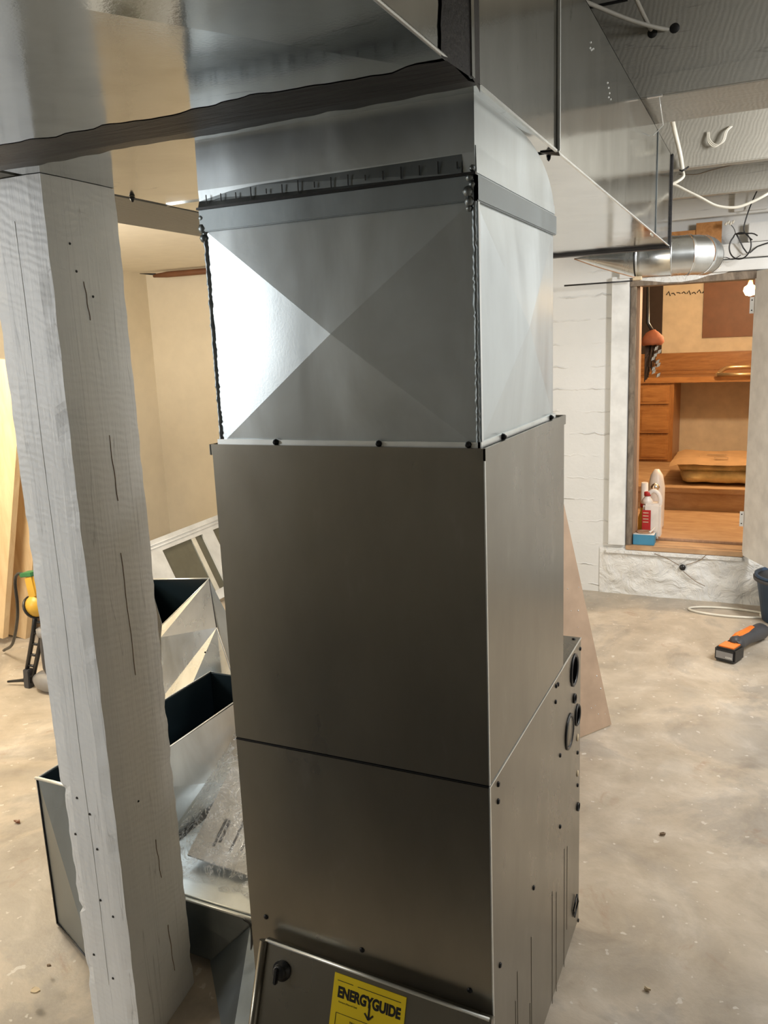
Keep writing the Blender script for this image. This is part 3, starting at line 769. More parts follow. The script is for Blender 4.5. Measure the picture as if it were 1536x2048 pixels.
tag(MB().tube(spline([(.655, 3.86, 2.02), (.70, 3.86, 2.025), (.74, 3.86, 2.012), (.78, 3.85, 2.03)], 5), .0022, 6).build('thin_wire', 'black'), 'thin kinked wire lying along the white ledge', 'wire')
g = thing('wire_connector', (.715, 3.82, 2.19), 'cluster of small white wire nuts and knots on the far wall', 'connector')
for k in range(4): MB().lathe((.695+.012*k, 3.82, 2.19+.006*(k % 2)), [(.002, 0), (.007, .004), (.006, .018), (.002, .02)], 8, (.4, 0, .9)).build('wire_nut', 'cable', g)
MB().tube(spline([(.725, 3.82, 2.19), (.74, 3.83, 2.17), (.75, 3.85, 2.14)], 4), .002, 6).build('lead', 'dkgrey', g)

tag(MB().box((-2.4, -3.1, .0), (1.2, -.70, .012), .004).build('added_dark_mat', 'matblack'), 'unseen black mat added in front of the furnace to darken its reflections', 'mat')  # mat added unseen, darkens what the furnace front reflects

# ================================================================== LEANING FURNACE DOOR
fd = thing('furnace_door', (.30, -.12, 0), 'removed taupe furnace door leaning against the cabinet front, with a yellow sticker', 'furnace door')
A0 = Vector((.050, -.026, .428)); A1 = Vector((.538, -.026, .407))       # top edge
dn = Vector((0.002, -.165, -.405)); 
nrm = (A1-A0).cross(dn).normalized()
if nrm.y > 0: nrm = -nrm
ex = (A1-A0).normalized(); ey = -dn.normalized()
b = MB(); b.slab([A0, A1, A1+dn, A0+dn], .020, nrm); b.build('panel', 'taupe', fd)
b = MB(); off = nrm*.004
b.tube([A0+off*.5, A0+dn+off*.5], .009, 10); b.build('rolled_edge', 'taupe', fd)
b = MB(); b.tube([A0+ex*.004, A1-ex*.004], .0035, 8); b.build('top_hem', 'rim', fd)
def on(u_, v_, h=0): return A0+ex*u_-ey*v_+nrm*h
for u_, v_ in ((.050, .045), (.470, .050)):
    k = MB().lathe(on(u_, v_), [(.020, 0), (.020, .004), (.015, .006), (.015, .014), (.012, .018), (.001, .019)], 24, nrm).build('latch_knob', 'black', fd)
    MB().obox(on(u_-.003, v_+.006, .018), ex*.004, ey*.016, nrm*.005, .002).build('grip', 'black', k)
lb = MB(); lu0, lu1, lv0, lv1 = .168, .322, .012, .215
lb.slab([on(lu0, lv0, .0016), on(lu1, lv0, .0016), on(lu1, lv1, .0016), on(lu0, lv1, .0016)], .0012, nrm)
lab = lb.build('energy_label', 'yellow', fd); lab['label'] = 'bright yellow energy label with bold black lettering'
lc = (lu0+lu1)/2
text('headline', 'ENERGYGUIDE', .0265, 'ink', lab, on(lc+.001, .053, .0018), ex, ey, .0002, .76, .0013)
text('small_print', 'Natural Fuel Utilization', .0072, 'ink', lab, on(lc, .094, .0018), ex, ey, .0001, 1.0, .0001)
text('small_print', 'Furnace (Natural Gas)', .0045, 'ink', lab, on(lu0+.035, .063, .0018), ex, ey, .0001, 1.0)
def bar(u0_, v0_, u1_, v1_, t=.0008):
    a = on(u0_, v0_, .002); c = on(u1_, v1_, .002); d = (c-a); L = d.length/2; d.normalize(); s = nrm.cross(d)
    return MB().obox((a+c)/2, d*L, s*t, nrm*.0003)
bar(lu0+.008, .024, lu0+.042, .024, .0005).build('rule', 'ink', lab)
bar(lu0+.052, .024, lu1-.010, .024, .0005).build('rule', 'ink', lab)
bar(lc+.004, .047, lc+.004, .072, .0018).build('arrow_shaft', 'ink', lab)
bar(lc-.005, .065, lc+.004, .075, .0016).build('arrow_head', 'ink', lab)
bar(lc+.013, .065, lc+.004, .075, .0016).build('arrow_head', 'ink', lab)
for (a_, b_, c_, d_) in ((lu0+.012, .082, lu1-.012, .082), (lu0+.012, .082, lu0+.012, .21), (lu1-.012, .082, lu1-.012, .21)):
    bar(a_, b_, c_, d_, .0004).build('rule', 'ink', lab)

# ================================================================== LOOSE DUCT FITTINGS LEFT OF THE FURNACE
d = thing('return_duct', (-.76, .6, 0), 'open topped galvanised duct section standing on the floor behind the post, dark inside', 'duct')
xa, xb, ya, yb, zt = -.885, -.645, .25, 1.06, .462
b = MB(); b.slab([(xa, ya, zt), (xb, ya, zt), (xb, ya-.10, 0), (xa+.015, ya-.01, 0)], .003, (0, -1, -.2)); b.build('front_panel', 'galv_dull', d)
b = MB(); b.xpanel([(xb, ya, .10), (xb, yb, .10), (xb, yb, zt-.01), (xb, ya, zt)], .022, (1, 0, 0), 16); b.slab([(xb, ya, 0), (xb, yb, 0), (xb, yb, .10), (xb, ya, .10)], .003, (1, 0, 0)); b.build('side_panel', 'galv', d)
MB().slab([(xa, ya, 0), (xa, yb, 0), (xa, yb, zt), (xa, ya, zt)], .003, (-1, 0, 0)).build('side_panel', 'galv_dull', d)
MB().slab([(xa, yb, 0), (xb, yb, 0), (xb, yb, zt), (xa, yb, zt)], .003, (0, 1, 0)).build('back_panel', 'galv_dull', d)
b = MB(); q = .004
b.slab([(xa+q, ya+q, .02), (xb-q, ya+q, .02), (xb-q, ya+q, zt-.004), (xa+q, ya+q, zt-.004)], .001, (0, 1, 0))
b.slab([(xa+q, yb-q, .02), (xb-q, yb-q, .02), (xb-q, yb-q, zt-.004), (xa+q, yb-q, zt-.004)], .001, (0, -1, 0))
b.slab([(xa+q, ya+q, .02), (xa+q, yb-q, .02), (xa+q, yb-q, zt-.004), (xa+q, ya+q, zt-.004)], .001, (1, 0, 0))
b.slab([(xb-q, ya+q, .02), (xb-q, yb-q, .02), (xb-q, yb-q, zt-.004), (xb-q, ya+q, zt-.004)], .001, (-1, 0, 0))
b.slab([(xa+q, ya+q, .02), (xb-q, ya+q, .02), (xb-q, yb-q, .02), (xa+q, yb-q, .02)], .001, (0, 0, 1))
b.build('liner', 'darkin', d)
MB().tube([(xa-.004, ya-.003, zt-.001), (xb+.004, ya-.003, zt-.001)], .0045, 8).build('rim', 'rim', d)
MB().tube([(xb, ya, zt), (xb, yb, zt-.002)], .0022, 8).build('rim', 'rim', d)
MB().tube([(xa, ya, zt), (xa, yb, zt)], .0016, 8).build('rim', 'rim', d)
MB().tube([(xa-.001, ya-.002, zt), (xa+.014, ya-.012, 0.004)], .0025, 8).build('seam', 'black', d)
MB().tube([(xa+.014, ya-.012, 0.004), (xb, ya-.10, .004)], .0025, 8).build('seam', 'black', d)

d = thing('return_boot', (-.3, .6, 0), 'low galvanised return boot on the floor between the post and the furnace', 'duct')
xa, xb, ya, yb, zt = -.620, -.014, .295, .98, .166
b = MB(); b.slab([(xa, ya, zt), (xb, ya, zt), (xb, ya-.01, 0), (-.36, ya-.005, 0), (xa, ya, 0)], .003, (0, -1, 0)); b.slab([(-.36, ya-.01, .002), (-.215, ya-.012, zt-.012), (xb-.005, ya-.02, zt-.02), (xb-.005, .02, .002), (-.12, .03, .002)], .003, (0, -.8, .6)); b.build('front_panel', 'galv_dull', d)
MB().xpanel([(xa, ya, zt), (xb, ya, zt), (xb, yb, zt), (xa, yb, zt)], .008, (0, 0, 1), 12).build('top_panel', 'galv', d)
MB().slab([(xa, yb, 0), (xb, yb, 0), (xb, yb, zt), (xa, yb, zt)], .003, (0, 1, 0)).build('back_panel', 'galv_dull', d)
MB().tube([(xa, ya-.003, zt+.001), (xb, ya-.003, zt+.001)], .0036, 8).build('folded_hem', 'rim', d)
MB().tube([(xa, ya+.012, zt+.003), (xb, ya+.010, zt+.003)], .0022, 8).build('folded_hem', 'rim', d)
MB().tube(spline([(-.235, ya-.012, zt+.004), (-.205, ya-.022, zt-.010), (-.165, .20, .09), (-.12, .12, .03)], 5), .003, 7).build('corner_seam', 'black', d)

mn_ = thing('instruction_manual', (-.42, .55, .175), 'white printed instruction manual inside the clear plastic bag', 'booklet')
P = [Vector((-.52, .42, .20)), Vector((-.30, .42, .186)), Vector((-.36, .80, .30)), Vector((-.58, .74, .30))]
n = (P[1]-P[0]).cross(P[3]-P[0]).normalized()
MB().slab(P, .006, n).build('cover', 'paper', mn_)
dirx = (P[3]-P[0]).normalized(); diry = n.cross(dirx)
def mp(a, c): return P[0].lerp(P[1], a).lerp(P[3].lerp(P[2], a), c)
for a, c, l, t_, nm in ((.30, .28, .05, .004, 'title_line'), (.36, .30, .04, .004, 'title_line'), (.55, .45, .12, .003, 'text_line'), (.70, .40, .09, .0025, 'text_line'), (.82, .45, .10, .0025, 'text_line')):
    MB().obox(mp(a, c)+n*.001, dirx*l, diry*t_, n*.0005).build(nm, 'dkgrey', mn_)
from mathutils import noise as mnz
def bag():
    b = MB(); nu, nv = 40, 36; G = {}
    Q = [Vector((-.60, .37, .172)), Vector((-.24, .36, .170)), Vector((-.20, .86, .30)), Vector((-.625, .86, .38))]
    for i in range(nu+1):
        for j in range(nv+1):
            a, c = i/nu, j/nv
            p = (Q[0]*(1-a)+Q[1]*a)*(1-c)+(Q[3]*(1-a)+Q[2]*a)*c
            e = min(1, min(a, 1-a, c, 1-c)*5)
            p.z += e*.045+.020*e*mnz.fractal(Vector((a*7, c*3, 1)), 1, 2, 4)
            p += Vector((.012, .012, 0))*mnz.noise(Vector((a*8, c*8, 4)))*(1 if a < .99 else .2)
            p.x = max(p.x, -.632)
            G[i, j] = b.bm.verts.new(p)
    for i in range(nu):
        for j in range(nv):
            q = b.bm.faces.new((G[i, j], G[i+1, j], G[i+1, j+1], G[i, j+1])); q.smooth = True
    return b.build('plastic_bag', 'bag')
tag(bag(), 'clear crinkled plastic bag lying over the low boot, a printed manual inside', 'bag')

# offset fitting with the mirror-bright creased face
d = thing('offset_fitting', (-1.1, 1.25, 0), 'galvanised fitting with bright star creased face, standing behind the open duct section', 'duct')
V = lambda *p: Vector(p)
BTL, BTR = V(-1.46, 1.42, .667), V(-1.134, 1.42, .698)
TLp, TRp, LM, RM, BL, BR = V(-1.23, 1.22, .752), V(-.963, 1.2, .773), V(-1.215, 1.2, .56), V(-.947, 1.2, .579), V(-1.19, 1.13, .28), V(-.80, 1.13, .30)
b = MB(); b.slab([TRp, LM, V(-1.20, 1.17, .52), RM], .003, (.1, -1, .1)); b.build('upper_panel', 'galv_bright', d)
b = MB(); M1 = V(-1.04, 1.06, .285); M2 = V(-.90, 1.15, .29); b.slab([V(-1.20, 1.17, .52), RM, BL], .003, (.1, -1, .25)); b.slab([BL, RM, M1], .003, (0, -1, .2)); b.slab([M1, RM, M2], .003, (.3, -1, .1)); b.slab([M2, RM, BR], .003, (.1, -1, .1)); b.build('creased_panel', 'galv_bright', d)
b = MB(); b.slab([BTL, BTR, V(-.95, 1.5, 0), V(-1.33, 1.5, 0)], .003, (0, -1, 0)); b.build('back_panel', 'darkin', d)
MB().slab([LM, BTL, V(-1.33, 1.5, 0), V(-1.19, 1.13, 0), BL], .003, (-1, 0, 0)).build('side_panel', 'darkin', d)
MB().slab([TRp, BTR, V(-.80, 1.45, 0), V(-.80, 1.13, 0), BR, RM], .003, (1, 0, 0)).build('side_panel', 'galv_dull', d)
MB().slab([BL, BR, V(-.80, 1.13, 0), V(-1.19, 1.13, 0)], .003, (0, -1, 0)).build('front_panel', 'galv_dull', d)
MB().tube([LM, TRp], .0022, 7).build('rim', 'rim', d); MB().tube([BTL, BTR], .004, 7).build('rim', 'rim', d)
MB().tube([TRp, BTR], .003, 7).build('rim', 'rim', d)
MB().tube([TRp, RM], .002, 7).build('rim', 'dkgrey', d)
for p in (V(-.96, 1.135, .50), V(-1.04, 1.12, .36)): MB().lathe(p, [(.004, 0), (.003, .003)], 8, (0, -1, 0)).build('screw', 'screw', d)

# leaning old glazed sash, white with dusty panes
ws = thing('glazed_sash', (-2.45, 3.0, 0), 'old white glazed sash with dusty olive panes leaning by the cream wall', 'window sash')
o1 = V(-2.28, 2.35, 0); up = V(-.23, 0, .475); ln = V(0, 1.45, .04); nn = ln.cross(up).normalized(); 
if nn.x < 0: nn = -nn
def sp(a, c): return o1+ln*a+up*c
def strip(a0, a1, c0, c1, th, mat, nm, lift=0): 
    return MB().slab([sp(a0, c0)+nn*lift, sp(a1, c0)+nn*lift, sp(a1, c1)+nn*lift, sp(a0, c1)+nn*lift], th, nn).build(nm, mat, ws)
strip(0, 1, .84, 1, .03, 'casing', 'top_rail', .012); strip(0, 1, 0, .12, .03, 'casing', 'bottom_rail', .012)
strip(0, .235, .12, .84, .03, 'casing', 'stile', .012); strip(.52, .60, .12, .84, .03, 'casing', 'mullion', .012); strip(.86, 1, .12, .84, .03, 'casing', 'stile', .012)
strip(.235, .52, .12, .84, .006, 'glassy', 'glass_pane', -.004); strip(.60, .86, .12, .84, .006, 'glassy', 'glass_pane', -.004)
strip(.44, .47, .12, .84, .012, 'rim', 'glazing_bar', .004)
for c in (.90, .94): 
    MB().tube([sp(0, c)+nn*.014, sp(1, c)+nn*.014], .004, 6).build('moulding', 'casing', ws)
g = MB(); 
for k in range(5): g.lathe(sp(.71+.01*math.sin(k*2.1), .42+.05*k)+nn*.002, [(.03, 0), (.024, .004), (.001, .006)], 9, nn)
tag(g.build('peeled_paper', 'terracotta'), 'small torn orange paper scrap stuck on the dusty pane', 'paper scrap')
ys = thing('yellow_edged_panel', (-1.3, 1.75, 0), 'pale panel with a yellow wooden edge leaning behind the offset fitting', 'panel')
q = [V(-1.30, 1.75, .66), V(-.88, 1.75, .78), V(-.88, 1.75, .0), V(-1.18, 1.75, .0)]
MB().slab(q, .012, (0, -1, 0)).build('sheet', 'paper', ys)
MB().tube([q[0], q[1]], .007, 6).build('edge_strip', 'ywood', ys)
MB().tube([V(-1.22, 1.735, .52), V(-1.04, 1.735, .22)], .010, 6).build('edge_strip', 'ywood', ys)

# ================================================================== FAR LEFT: stringers, nailer, box
st = thing('stair_stringer', (-2.8, 1.8, 0), 'new pine stair stringer boards slanting down beside the post', 'stair stringer')
# sloping board, its face towards the room
def slant(p_top, p_bot, wv, th, nm):
    a = Vector(p_top); c = Vector(p_bot); wv = Vector(wv); n_ = (c-a).cross(wv).normalized()
    if n_.y > 0: n_ = -n_
    return MB().slab([a, c, c+wv, a+wv], th, n_).build(nm, 'pine', st)
slant((-2.58, 1.9, 1.62), (-3.02, 1.9, .04), (-.24, 0, .02), .038, 'board')
slant((-2.51, 2.02, 1.60), (-2.98, 2.02, .0), (-.20, 0, .02), .038, 'board')
ngt = thing('framing_nailer', (-2.35, 1.5, 0), 'amber and black framing nailer standing nose down on the floor behind the post', 'nail gun')
b = MB(); b.lathe((-2.30, 1.50, .42), [(.001, 0), (.030, .005), (.052, .03), (.058, .07), (.050, .10), (.02, .115), (.001, .118)], 20, (.75, 0, .35)); b.build('motor_cap', 'nailyel', ngt)
MB().lathe((-2.27, 1.495, .435), [(.055, 0), (.0595, .002), (.0595, .010), (.055, .012)], 20, (.75, 0, .35)).build('cap_band', 'black', ngt)
b = MB().obox((-2.245, 1.50, .545), (.030, 0, .008), (0, .028, 0), (-.008, 0, .055), .008); b.build('housing', 'nailyel', ngt)
MB().obox((-2.265, 1.50, .605), (.040, 0, .006), (0, .03, 0), (-.002, 0, .010), .003).build('tape_wrap', 'green', ngt)
b = MB(); b.tube([(-2.24, 1.50, .46), (-2.31, 1.50, .26), (-2.40, 1.50, .03)], [.012, .012, .010], 8); b.tube([(-2.19, 1.50, .44), (-2.26, 1.50, .24), (-2.35, 1.50, .03)], [.010, .012, .010], 8)
for k in range(7):
    t = k/6; b.tube([(-2.25-.14*t, 1.5, .42-.36*t), (-2.20-.14*t, 1.5, .42-.36*t)], .007, 6)
b.build('magazine', 'black', ngt)
MB().lathe((-2.20, 1.50, .10), [(.030, 0), (.042, .03), (.046, .14), (.038, .24), (.03, .26)], 18, (.05, 0, 1)).build('cylinder', 'dkgrey', ngt)
MB().lathe((-2.195, 1.50, .30), [(.05, 0), (.053, .01), (.053, .035), (.03, .045), (.012, .06), (.012, .10)], 18, (.0, 0, 1)).build('collar', 'greym', ngt)
b = MB(); b.lathe((-2.33, 1.50, .055), [(.001, 0), (.022, .01), (.048, .05), (.055, .10), (.050, .17), (.04, .20)], 18, (1, 0, -.03)); b.build('nose_housing', 'greym', ngt)
MB().obox((-2.37, 1.50, .05), (.02, 0, 0), (0, .018, 0), (.004, 0, .05), .004).build('trigger_guard', 'dkgrey', ngt)
MB().tube([(-2.50, 1.48, .02), (-2.42, 1.50, .03), (-2.36, 1.50, .04)], [.006, .009, .012], 8).build('nose_tip', 'black', ngt)
tag(MB().tube(spline([(-2.285, 1.5, .60), (-2.35, 1.5, .595), (-2.40, 1.52, .54), (-2.44, 1.55, .42), (-2.52, 1.6, .30), (-2.7, 1.7, .12), (-2.9, 1.8, .02)], 7), .008, 8).build('air_hose', 'black'), 'black air hose curving down from the amber nailer', 'hose')
cb = thing('cardboard_box', (-2.75, 2.2, 0), 'dull brown cardboard box on the floor behind the framing nailer', 'box')
MB().box((-3.2, 2.12, 0), (-2.5, 2.6, .26), .004).build('carton', 'cardboard', cb)
MB().slab([(-3.2, 2.12, .262), (-2.5, 2.12, .262), (-2.48, 2.07, .28), (-3.2, 2.07, .28)], .004, (0, -.3, 1)).build('flap', 'cardboard', cb)

# dark rod at the top corner of the cream wall
rd = thing('dark_pole', (-3.1, 3.9, 2.22), 'dark brown pole with pointed end at the top of the cream wall', 'pole')
MB().tube([(-3.30, 3.86, 2.205), (-3.18, 3.87, 2.208), (-1.4, 3.90, 2.205)], [.012, .022, .022], 8).build('shaft', 'hard', rd)
MB().tube([(-3.47+.04, 3.86, 2.232), (-3.28, 3.86, 2.215)], [.002, .008], 8).build('tip', 'black', rd)

# ================================================================== RIGHT SIDE FLOOR
lbn = thing('leaning_sheet', (.2, 1.7, 0), 'tan hardboard sheet with paint specks leaning behind the furnace', 'sheet')
B0 = V(.405, 2.063, .004); B1 = V(-.20, 1.09, .004); topv = V(-.215, .035, .945)
b = MB(); b.slab([B0, B1, B1+topv, B0+topv], .008); b.build('sheet', 'tan', lbn)
bd = (B1-B0).normalized(); nn2 = bd.cross(topv).normalized()
if nn2.y > 0: nn2 = -nn2
rn = random.Random(4); b = MB()
for k in range(40):
    a, c = rn.random()*.35, rn.random(); p = B0+(B1-B0)*a+topv*c+nn2*.0085
    b.lathe(p, [(rn.uniform(.0015, .0045), 0), (.001, .001)], 7, nn2)
sp_ = b.build('paint_specks', 'casing', lbn); sp_['kind'] = 'stuff'
ot = thing('cordless_tool', (.86, 3.1, 0), 'orange and black cordless multi tool lying on the concrete floor', 'power tool')
ax = V(.16, .40, 0).normalized(); sd = V(ax.y, -ax.x, 0); zz = V(0, 0, 1); o0 = V(.815, 2.935, 0)
def T(a, s, z): return o0+ax*a+sd*s+zz*z
b = MB().obox(T(.055, 0, .040), ax*.055, sd*.052, zz*.036, .008); bat = b.build('battery', 'black', ot)
MB().obox(T(-.001, .0, .040), ax*.001, sd*.042, zz*.018).build('battery_label', 'greym', bat)
text('battery_rating', '4.0Ah', .014, 'paper', bat, T(-.0025, .022, .028), sd, zz, .0003, 1.0, .0003)
MB().obox(T(.055, 0, .078), ax*.040, sd*.038, zz*.003, .001).build('battery_rail', 'orange', bat)
b = MB(); b.tube([T(.10, 0, .055), T(.16, 0, .062), T(.26, 0, .060), T(.36, 0, .055), T(.43, 0, .048), T(.46, 0, .045)], [.040, .036, .034, .042, .044, .034], 18); b.build('handle', 'dkgrey', ot)
b = MB(); b.tube([T(.12, -.012, .078), T(.18, -.012, .084), T(.27, -.01, .082), T(.34, -.01, .080), T(.37, -.01, .075)], [.020, .024, .022, .022, .008], 14); b.build('top_grip', 'orange', ot)
b = MB(); b.tube([T(.10, 0, .07), T(.115, 0, .085), T(.15, 0, .085)], [.02, .026, .018], 12); b.build('vent_head', 'dkgrey', ot)
MB().lathe(T(.46, 0, .045), [(.024, 0), (.022, .02), (.010, .024), (.010, .035)], 14, ax).build('chuck', 'greym', ot)
MB().obox(T(.52, .0, .035), ax*.045, sd*.014, zz*.0012).build('blade', 'greym', ot)
bk = thing('plastic_bucket', (1.10, 3.72, 0), 'dark blue plastic bucket with a grey rim by the white wall', 'bucket')
b = MB(); b.lathe((1.115, 3.70, 0), [(.001, .004), (.135, .004), (.175, .255), (.185, .26), (.185, .272), (.170, .272), (.130, .015), (.001, .012)], 36); b.build('body', 'blue', bk)
MB().lathe((1.115, 3.70, .235), [(.176, 0), (.190, .005), (.191, .020), (.178, .024)], 36).build('rim', 'dkgrey', bk)
pts = [(.80+.215*math.cos(t)*1.0, 3.735+.075*math.sin(t), .008) for t in [i*.3 for i in range(2, 20)]]
pts = [(1.25, 3.50, .008), (1.08, 3.62, .008), (.98, 3.72, .008)]+pts+[(1.05, 3.66, .008), (1.2, 3.60, .008)]
tag(MB().tube(spline(pts, 4), .0065, 8).build('floor_cable', 'cable'), 'cream cable looped on the floor between the bucket and the cordless tool', 'cable')
# debris
def chip(x, y, s, lab, rot, mat='chip'):
    b = MB(); n = 9; rn = random.Random(int(x*999)); P = []
    for k in range(n):
        a = 2*math.pi*k/n; rr_ = s*rn.uniform(.5, 1.1)
        P.append((x+rr_*math.cos(a), y+rr_*.6*math.sin(a), .006+.006*rn.random()))
    b.slab(P, .005, (0, 0, 1)); tag(b.build('wood_chip', mat), lab, 'wood chip', 'scraps lying on the floor')
chip(-.72, .02, .016, 'pale curled wood chip on the floor in front of the post', 0)
chip(-1.42, .58, .014, 'small brown scrap alone on the floor left of the post', 0, 'hard')
chip(.74, .62, .010, 'thin pale sliver on the floor close to the furnace side', 0)
chip(.70, 1.32, .012, 'dark flattened spot of debris on the floor beyond the furnace', 0, 'cardboard')
chip(-.76, .10, .009, 'dark crumbs beside the pale wood chip', 0, 'cardboard')
chip(.98, .45, .012, 'little reddish brown scrap near the floor edge of the view', 0, 'hard')

# ================================================================== PANTRY CONTENTS
YB = 5.1; YC = 6.45
struct(MB().box((PX0, YB, .33), (PX1, PY, .49)).build('trim_10', 'ply'))
struct(MB().box((PX0, YB-.02, .462), (PX1, YB, .50), .003).build('trim_11', 'ply'))
struct(MB().box((PX0, YF+.14, .33), (PX1, YF+.17, .345), .003).build('trim_12', 'jamb'))
ct = thing('pantry_counter', (.4, 6.7, 1.21), 'honey oak counter with a raised back board in the pantry', 'counter')
MB().box((PX0, YC-.03, 1.195), (PX1, PY-.02, 1.245), .004).build('top', 'oak', ct)
MB().box((PX0, PY-.16, 1.245), (PX1, PY-.005, 1.275), .004).build('ledge', 'oak', ct)
MB().box((PX0, PY-.06, 1.275), (PX1, PY-.005, 1.44), .004).build('back_board', 'oak', ct)
dc = thing('drawer_cabinet', (.05, 6.7, .49), 'honey oak cabinet with three drawers under the pantry counter', 'cabinet')
MB().box((-.12, YC, .49), (.205, PY-.01, 1.195), .003).build('carcass', 'oak_v', dc)
for z0_, z1_ in ((1.01, 1.175), (.75, .985), (.51, .725)):
    dd = MB().box((-.085, YC-.020, z0_), (.17, YC, z1_), .004).build('drawer', 'oak', dc)
    MB().box((-.065, YC-.026, z0_+.02), (.15, YC-.018, z1_-.02), .006).build('raised_field', 'oak', dd)
ins = thing('insulation_batt', (.5, 5.6, .5), 'folded yellow fibreglass insulation batt with brown kraft facing on the pantry platform', 'insulation')
def blob(nm, mat, lo, hi, amp, par, seed=0, nx=22, ny=10):
    b = MB(); G = {}
    for i in range(nx+1):
        for j in range(ny+1):
            a = i/nx; t = 2*math.pi*j/ny
            cx = lo[0]+(hi[0]-lo[0])*a; ry = (hi[1]-lo[1])/2; rz = (hi[2]-lo[2])/2
            e = min(1, (min(a, 1-a)*9)**.5+.25)
            k = 1+amp*mnz.fractal(Vector((a*6, math.cos(t)*1.2, math.sin(t)*1.2+seed)), 1, 2, 3)
            sq = lambda v: abs(v)**.55*(1 if v > 0 else -1)
            G[i, j % ny] = b.bm.verts.new((cx, (lo[1]+hi[1])/2+ry*e*k*sq(math.cos(t)), (lo[2]+hi[2])/2+rz*e*k*sq(math.sin(t)))) if j < ny else G[i, 0]
    for i in range(nx):
        for j in range(ny):
            q = b.bm.faces.new((G[i, j], G[i+1, j], G[i+1, (j+1) % ny], G[i, (j+1) % ny])); q.smooth = True
    b.bm.faces.new([G[0, j] for j in range(ny)]); b.bm.faces.new([G[nx, j] for j in range(ny)][::-1])
    return b.build(nm, mat, par)
blob('fleece', 'fluff', (.36, 5.25, .500), (1.15, 5.9, .60), .10, ins, 0)
blob('fleece', 'fluff', (.33, 5.30, .575), (1.15, 5.9, .665), .10, ins, 5)
b = MB(); G = {}
for i in range(15):
    for j in range(7):
        x = .30+i*.06; y = 5.24+j*.11; G[i, j] = b.bm.verts.new((x, y, .672+.012*mnz.noise(Vector((x*6, y*5, 0)))-.02*(1 if j == 0 else 0)-(.02 if i == 0 else 0)))
for i in range(14):
    for j in range(6):
        q = b.bm.faces.new((G[i, j], G[i+1, j], G[i+1, j+1], G[i, j+1])); q.smooth = True
kf = b.build('kraft_facing', 'kraft', ins)
for (x, y, ww) in ((.62, 5.55, .07), (.66, 5.38, .05), (.50, 5.45, .002)):
    MB().box((x-ww, y-.01, .686), (x+ww, y+.01, .688)).build('printed_mark', 'cardboard', kf)

jg = thing('plastic_jug', (.33, 4.09, .33), 'milky plastic jug with a red label standing on the opening sill', 'jug')
b = MB(); b.box((.265, 4.06, .345), (.375, 4.17, .57), .014); b.build('body', 'jug', jg)
b = MB()
b.tube(spline([(.285, 4.115, .57), (.29, 4.115, .62), (.32, 4.115, .645), (.35, 4.115, .63), (.365, 4.115, .59), (.362, 4.115, .55)], 5), .014, 10); b.build('handle', 'jug', jg)
b = MB(); b.lathe((.285, 4.115, .565), [(.04, 0), (.03, .025), (.018, .04), (.018, .05)], 16); b.build('neck', 'jug', jg)
MB().lathe((.285, 4.115, .613), [(.021, 0), (.021, .022), (.018, .025), (.001, .026)], 16).build('cap', 'red', jg)
MB().box((.262, 4.056, .385), (.315, 4.062, .53), .001).build('label_sticker', 'red', jg)
for k in range(4): MB().box((.268, 4.054, .45+.02*k), (.302, 4.057, .455+.02*k)).build('printed_line', 'chip', jg)
bx = thing('blue_carton', (.26, 4.0, .325), 'small blue carton with a grey lid at the left corner of the pantry sill', 'carton')
MB().box((.222, 3.955, .326), (.352, 4.04, .392), .002).build('carton', 'bluebox', bx)
MB().box((.224, 3.957, .392), (.350, 4.038, .3945)).build('lid', 'paper', bx)
tag(MB().lathe((.285, 4.02, .396), [(.052, 0), (.054, .003), (.05, .006), (.03, .007), (.028, .003), (.001, .003)], 24).build('round_lid', 'jamb'), 'round brown saucer lying on the blue carton', 'disc')  # round lid, a flat brown disc with a ring
tag(MB().tube([(.318, 3.985, .402), (.332, 4.0, .412), (.345, 4.02, .428)], [.008, .005, .007], 8).build('small_brush', 'jug'), 'small white handled brush leaning on the brown saucer', 'brush')
yb_ = thing('yellow_bottle', (.245, 4.15, .33), 'small yellow bottle with a red cap behind the plastic jug', 'bottle')
MB().lathe((.247, 4.20, .331), [(.026, 0), (.028, .01), (.028, .12), (.014, .16), (.012, .19)], 16).build('body', 'nailyel', yb_)
MB().lathe((.247, 4.20, .521), [(.016, 0), (.016, .03), (.001, .032)], 16).build('cap', 'red', yb_)
pb = thing('clear_bottle', (.34, 4.45, .33), 'dusty clear plastic bottle with foil lying behind the plastic jug', 'bottle')
MB().lathe((.30, 4.45, .331), [(.05, 0), (.055, .02), (.055, .28), (.04, .36), (.015, .40)], 20, (0, .05, 1)).build('body', 'jug', pb)
MB().lathe((.30, 4.395, .62), [(.001, -.03), (.02, -.02), (.03, 0), (.02, .02), (.001, .03)], 8).build('foil_scrap', 'foil', pb)
tag(MB().tube([(.238, 4.36, .33), (.240, 4.33, .66)], [.03, .022], 10).build('cloth_roll', 'jug'), 'rolled cream cloth upright by the pantry jamb', 'cloth')

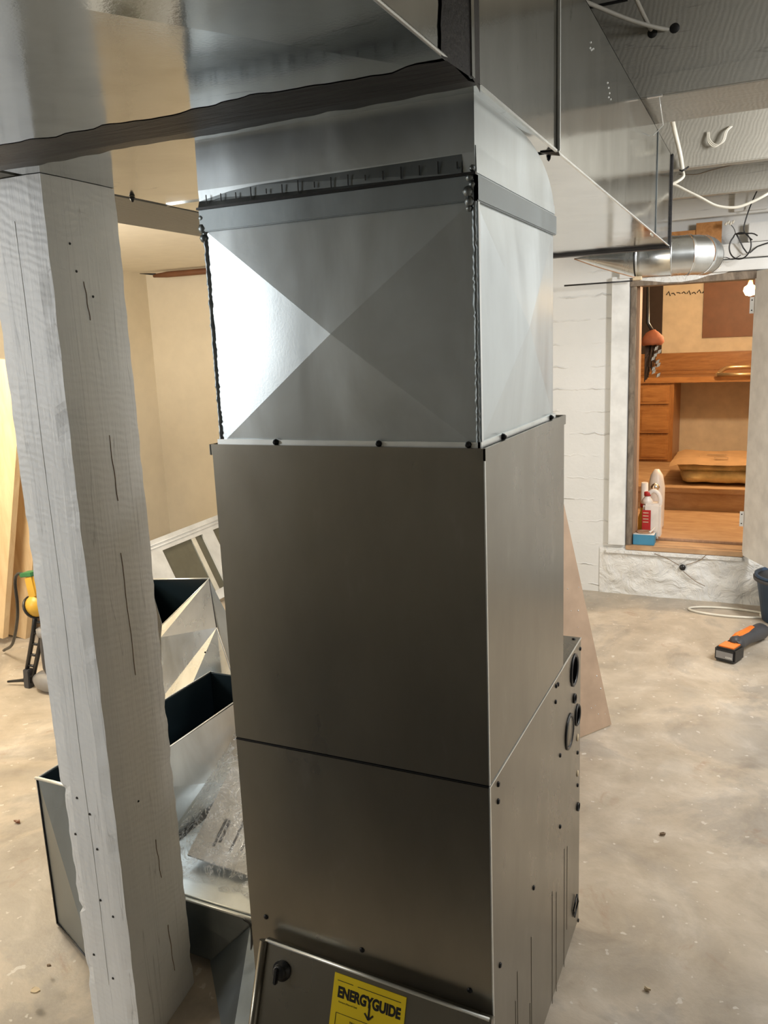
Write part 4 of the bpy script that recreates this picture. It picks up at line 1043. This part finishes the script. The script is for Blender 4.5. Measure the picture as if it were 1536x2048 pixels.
ob = thing('hanging_brush', (.25, 4.6, 1.45), 'dark twig brush with a terracotta cloth hanging inside the pantry jamb', 'brush')
b = MB(); rn = random.Random(2)
for k in range(60):
    a = rn.random(); b.tube([(.19+.07*a, 4.6+.06*rn.random(), 1.56), (.20+.10*a*rn.random()-.01, 4.58+.1*rn.random(), 1.56-.06-.17*(1-a)-.03*rn.random())], .004, 5)
b.build('bristles', 'brist', ob)
b = MB(); b.lathe((.235, 4.6, 1.55), [(.06, 0), (.075, .02), (.068, .05), (.04, .085), (.015, .10), (.001, .102)], 14); cl = b.build('cloth_top', 'terracotta', ob)
for vtx in cl.data.vertices: vtx.co += Vector((.012, .012, .008))*mnz.noise(vtx.co*30)
MB().tube([(.235, 4.6, 1.64), (.20, 4.6, 1.70), (.19, 4.6, 2.42)], [.012, .012, .004], 8).build('handle', 'black', ob)
b = MB()
for k in range(9):
    p = V(.265+.02*math.sin(k*1.7), 4.55, 1.53-.022*k); b.obox(p, (.010, .003, .004), (-.002, .006, 0), (.003, 0, .012))
tag(b.build('foil_strip', 'foil'), 'crumpled shiny foil strip dangling beside the hanging brush', 'foil')

tag(MB().box((.38, PY-.02, 1.57), (.98, PY-.005, 2.10)).build('wall_board', 'hard'), 'dark brown hardboard square fixed on the pantry back wall', 'board')
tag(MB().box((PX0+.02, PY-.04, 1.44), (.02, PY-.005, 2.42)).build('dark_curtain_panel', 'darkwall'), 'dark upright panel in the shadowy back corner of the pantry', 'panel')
b = MB(); rn = random.Random(8); x = .05
while x < .38:
    b.tube([(x, PY-.006, 1.975+.02*rn.random()), (x+.02, PY-.006, 1.99+.02*rn.random()), (x+.035, PY-.006, 1.965+.03*rn.random())], .004, 5); x += .045
tag(b.build('wall_scribble', 'ink'), 'jagged dark flaking marks along the top of the pantry wall', 'marks')
tb = thing('tube_handle', (.78, 6.4, 1.25), 'brass coloured bent tube handle lying on the pantry counter edge', 'handle')
MB().tube(spline([(.56, 6.36, 1.262), (.60, 6.50, 1.30), (.66, 6.55, 1.315), (.80, 6.55, 1.315), (.86, 6.5, 1.30), (.90, 6.36, 1.262)], 5), .018, 12).build('bent_tube', 'gold', tb)
MB().tube([(.56, 6.36, 1.262), (.90, 6.36, 1.262)], .016, 12).build('cross_tube', 'gold', tb)
lb_ = thing('light_bulb', (.825, 5.2, 1.9), 'bare glowing warm light bulb on the pantry door side', 'light bulb')
b = MB(); b.lathe((.812, 5.0, 1.895), [(.001, -.046), (.028, -.038), (.043, -.010), (.038, .014), (.016, .03), (.012, .045)], 20); b.build('glass', 'bulb', lb_)
MB().lathe((.812, 5.0, 1.938), [(.014, 0), (.015, .03), (.02, .035), (.02, .06)], 14).build('socket', 'gold', lb_)
MB().tube([(.812, 5.0, 1.99), (.84, 5.0, 2.42)], .004, 6).build('cord', 'black', lb_)
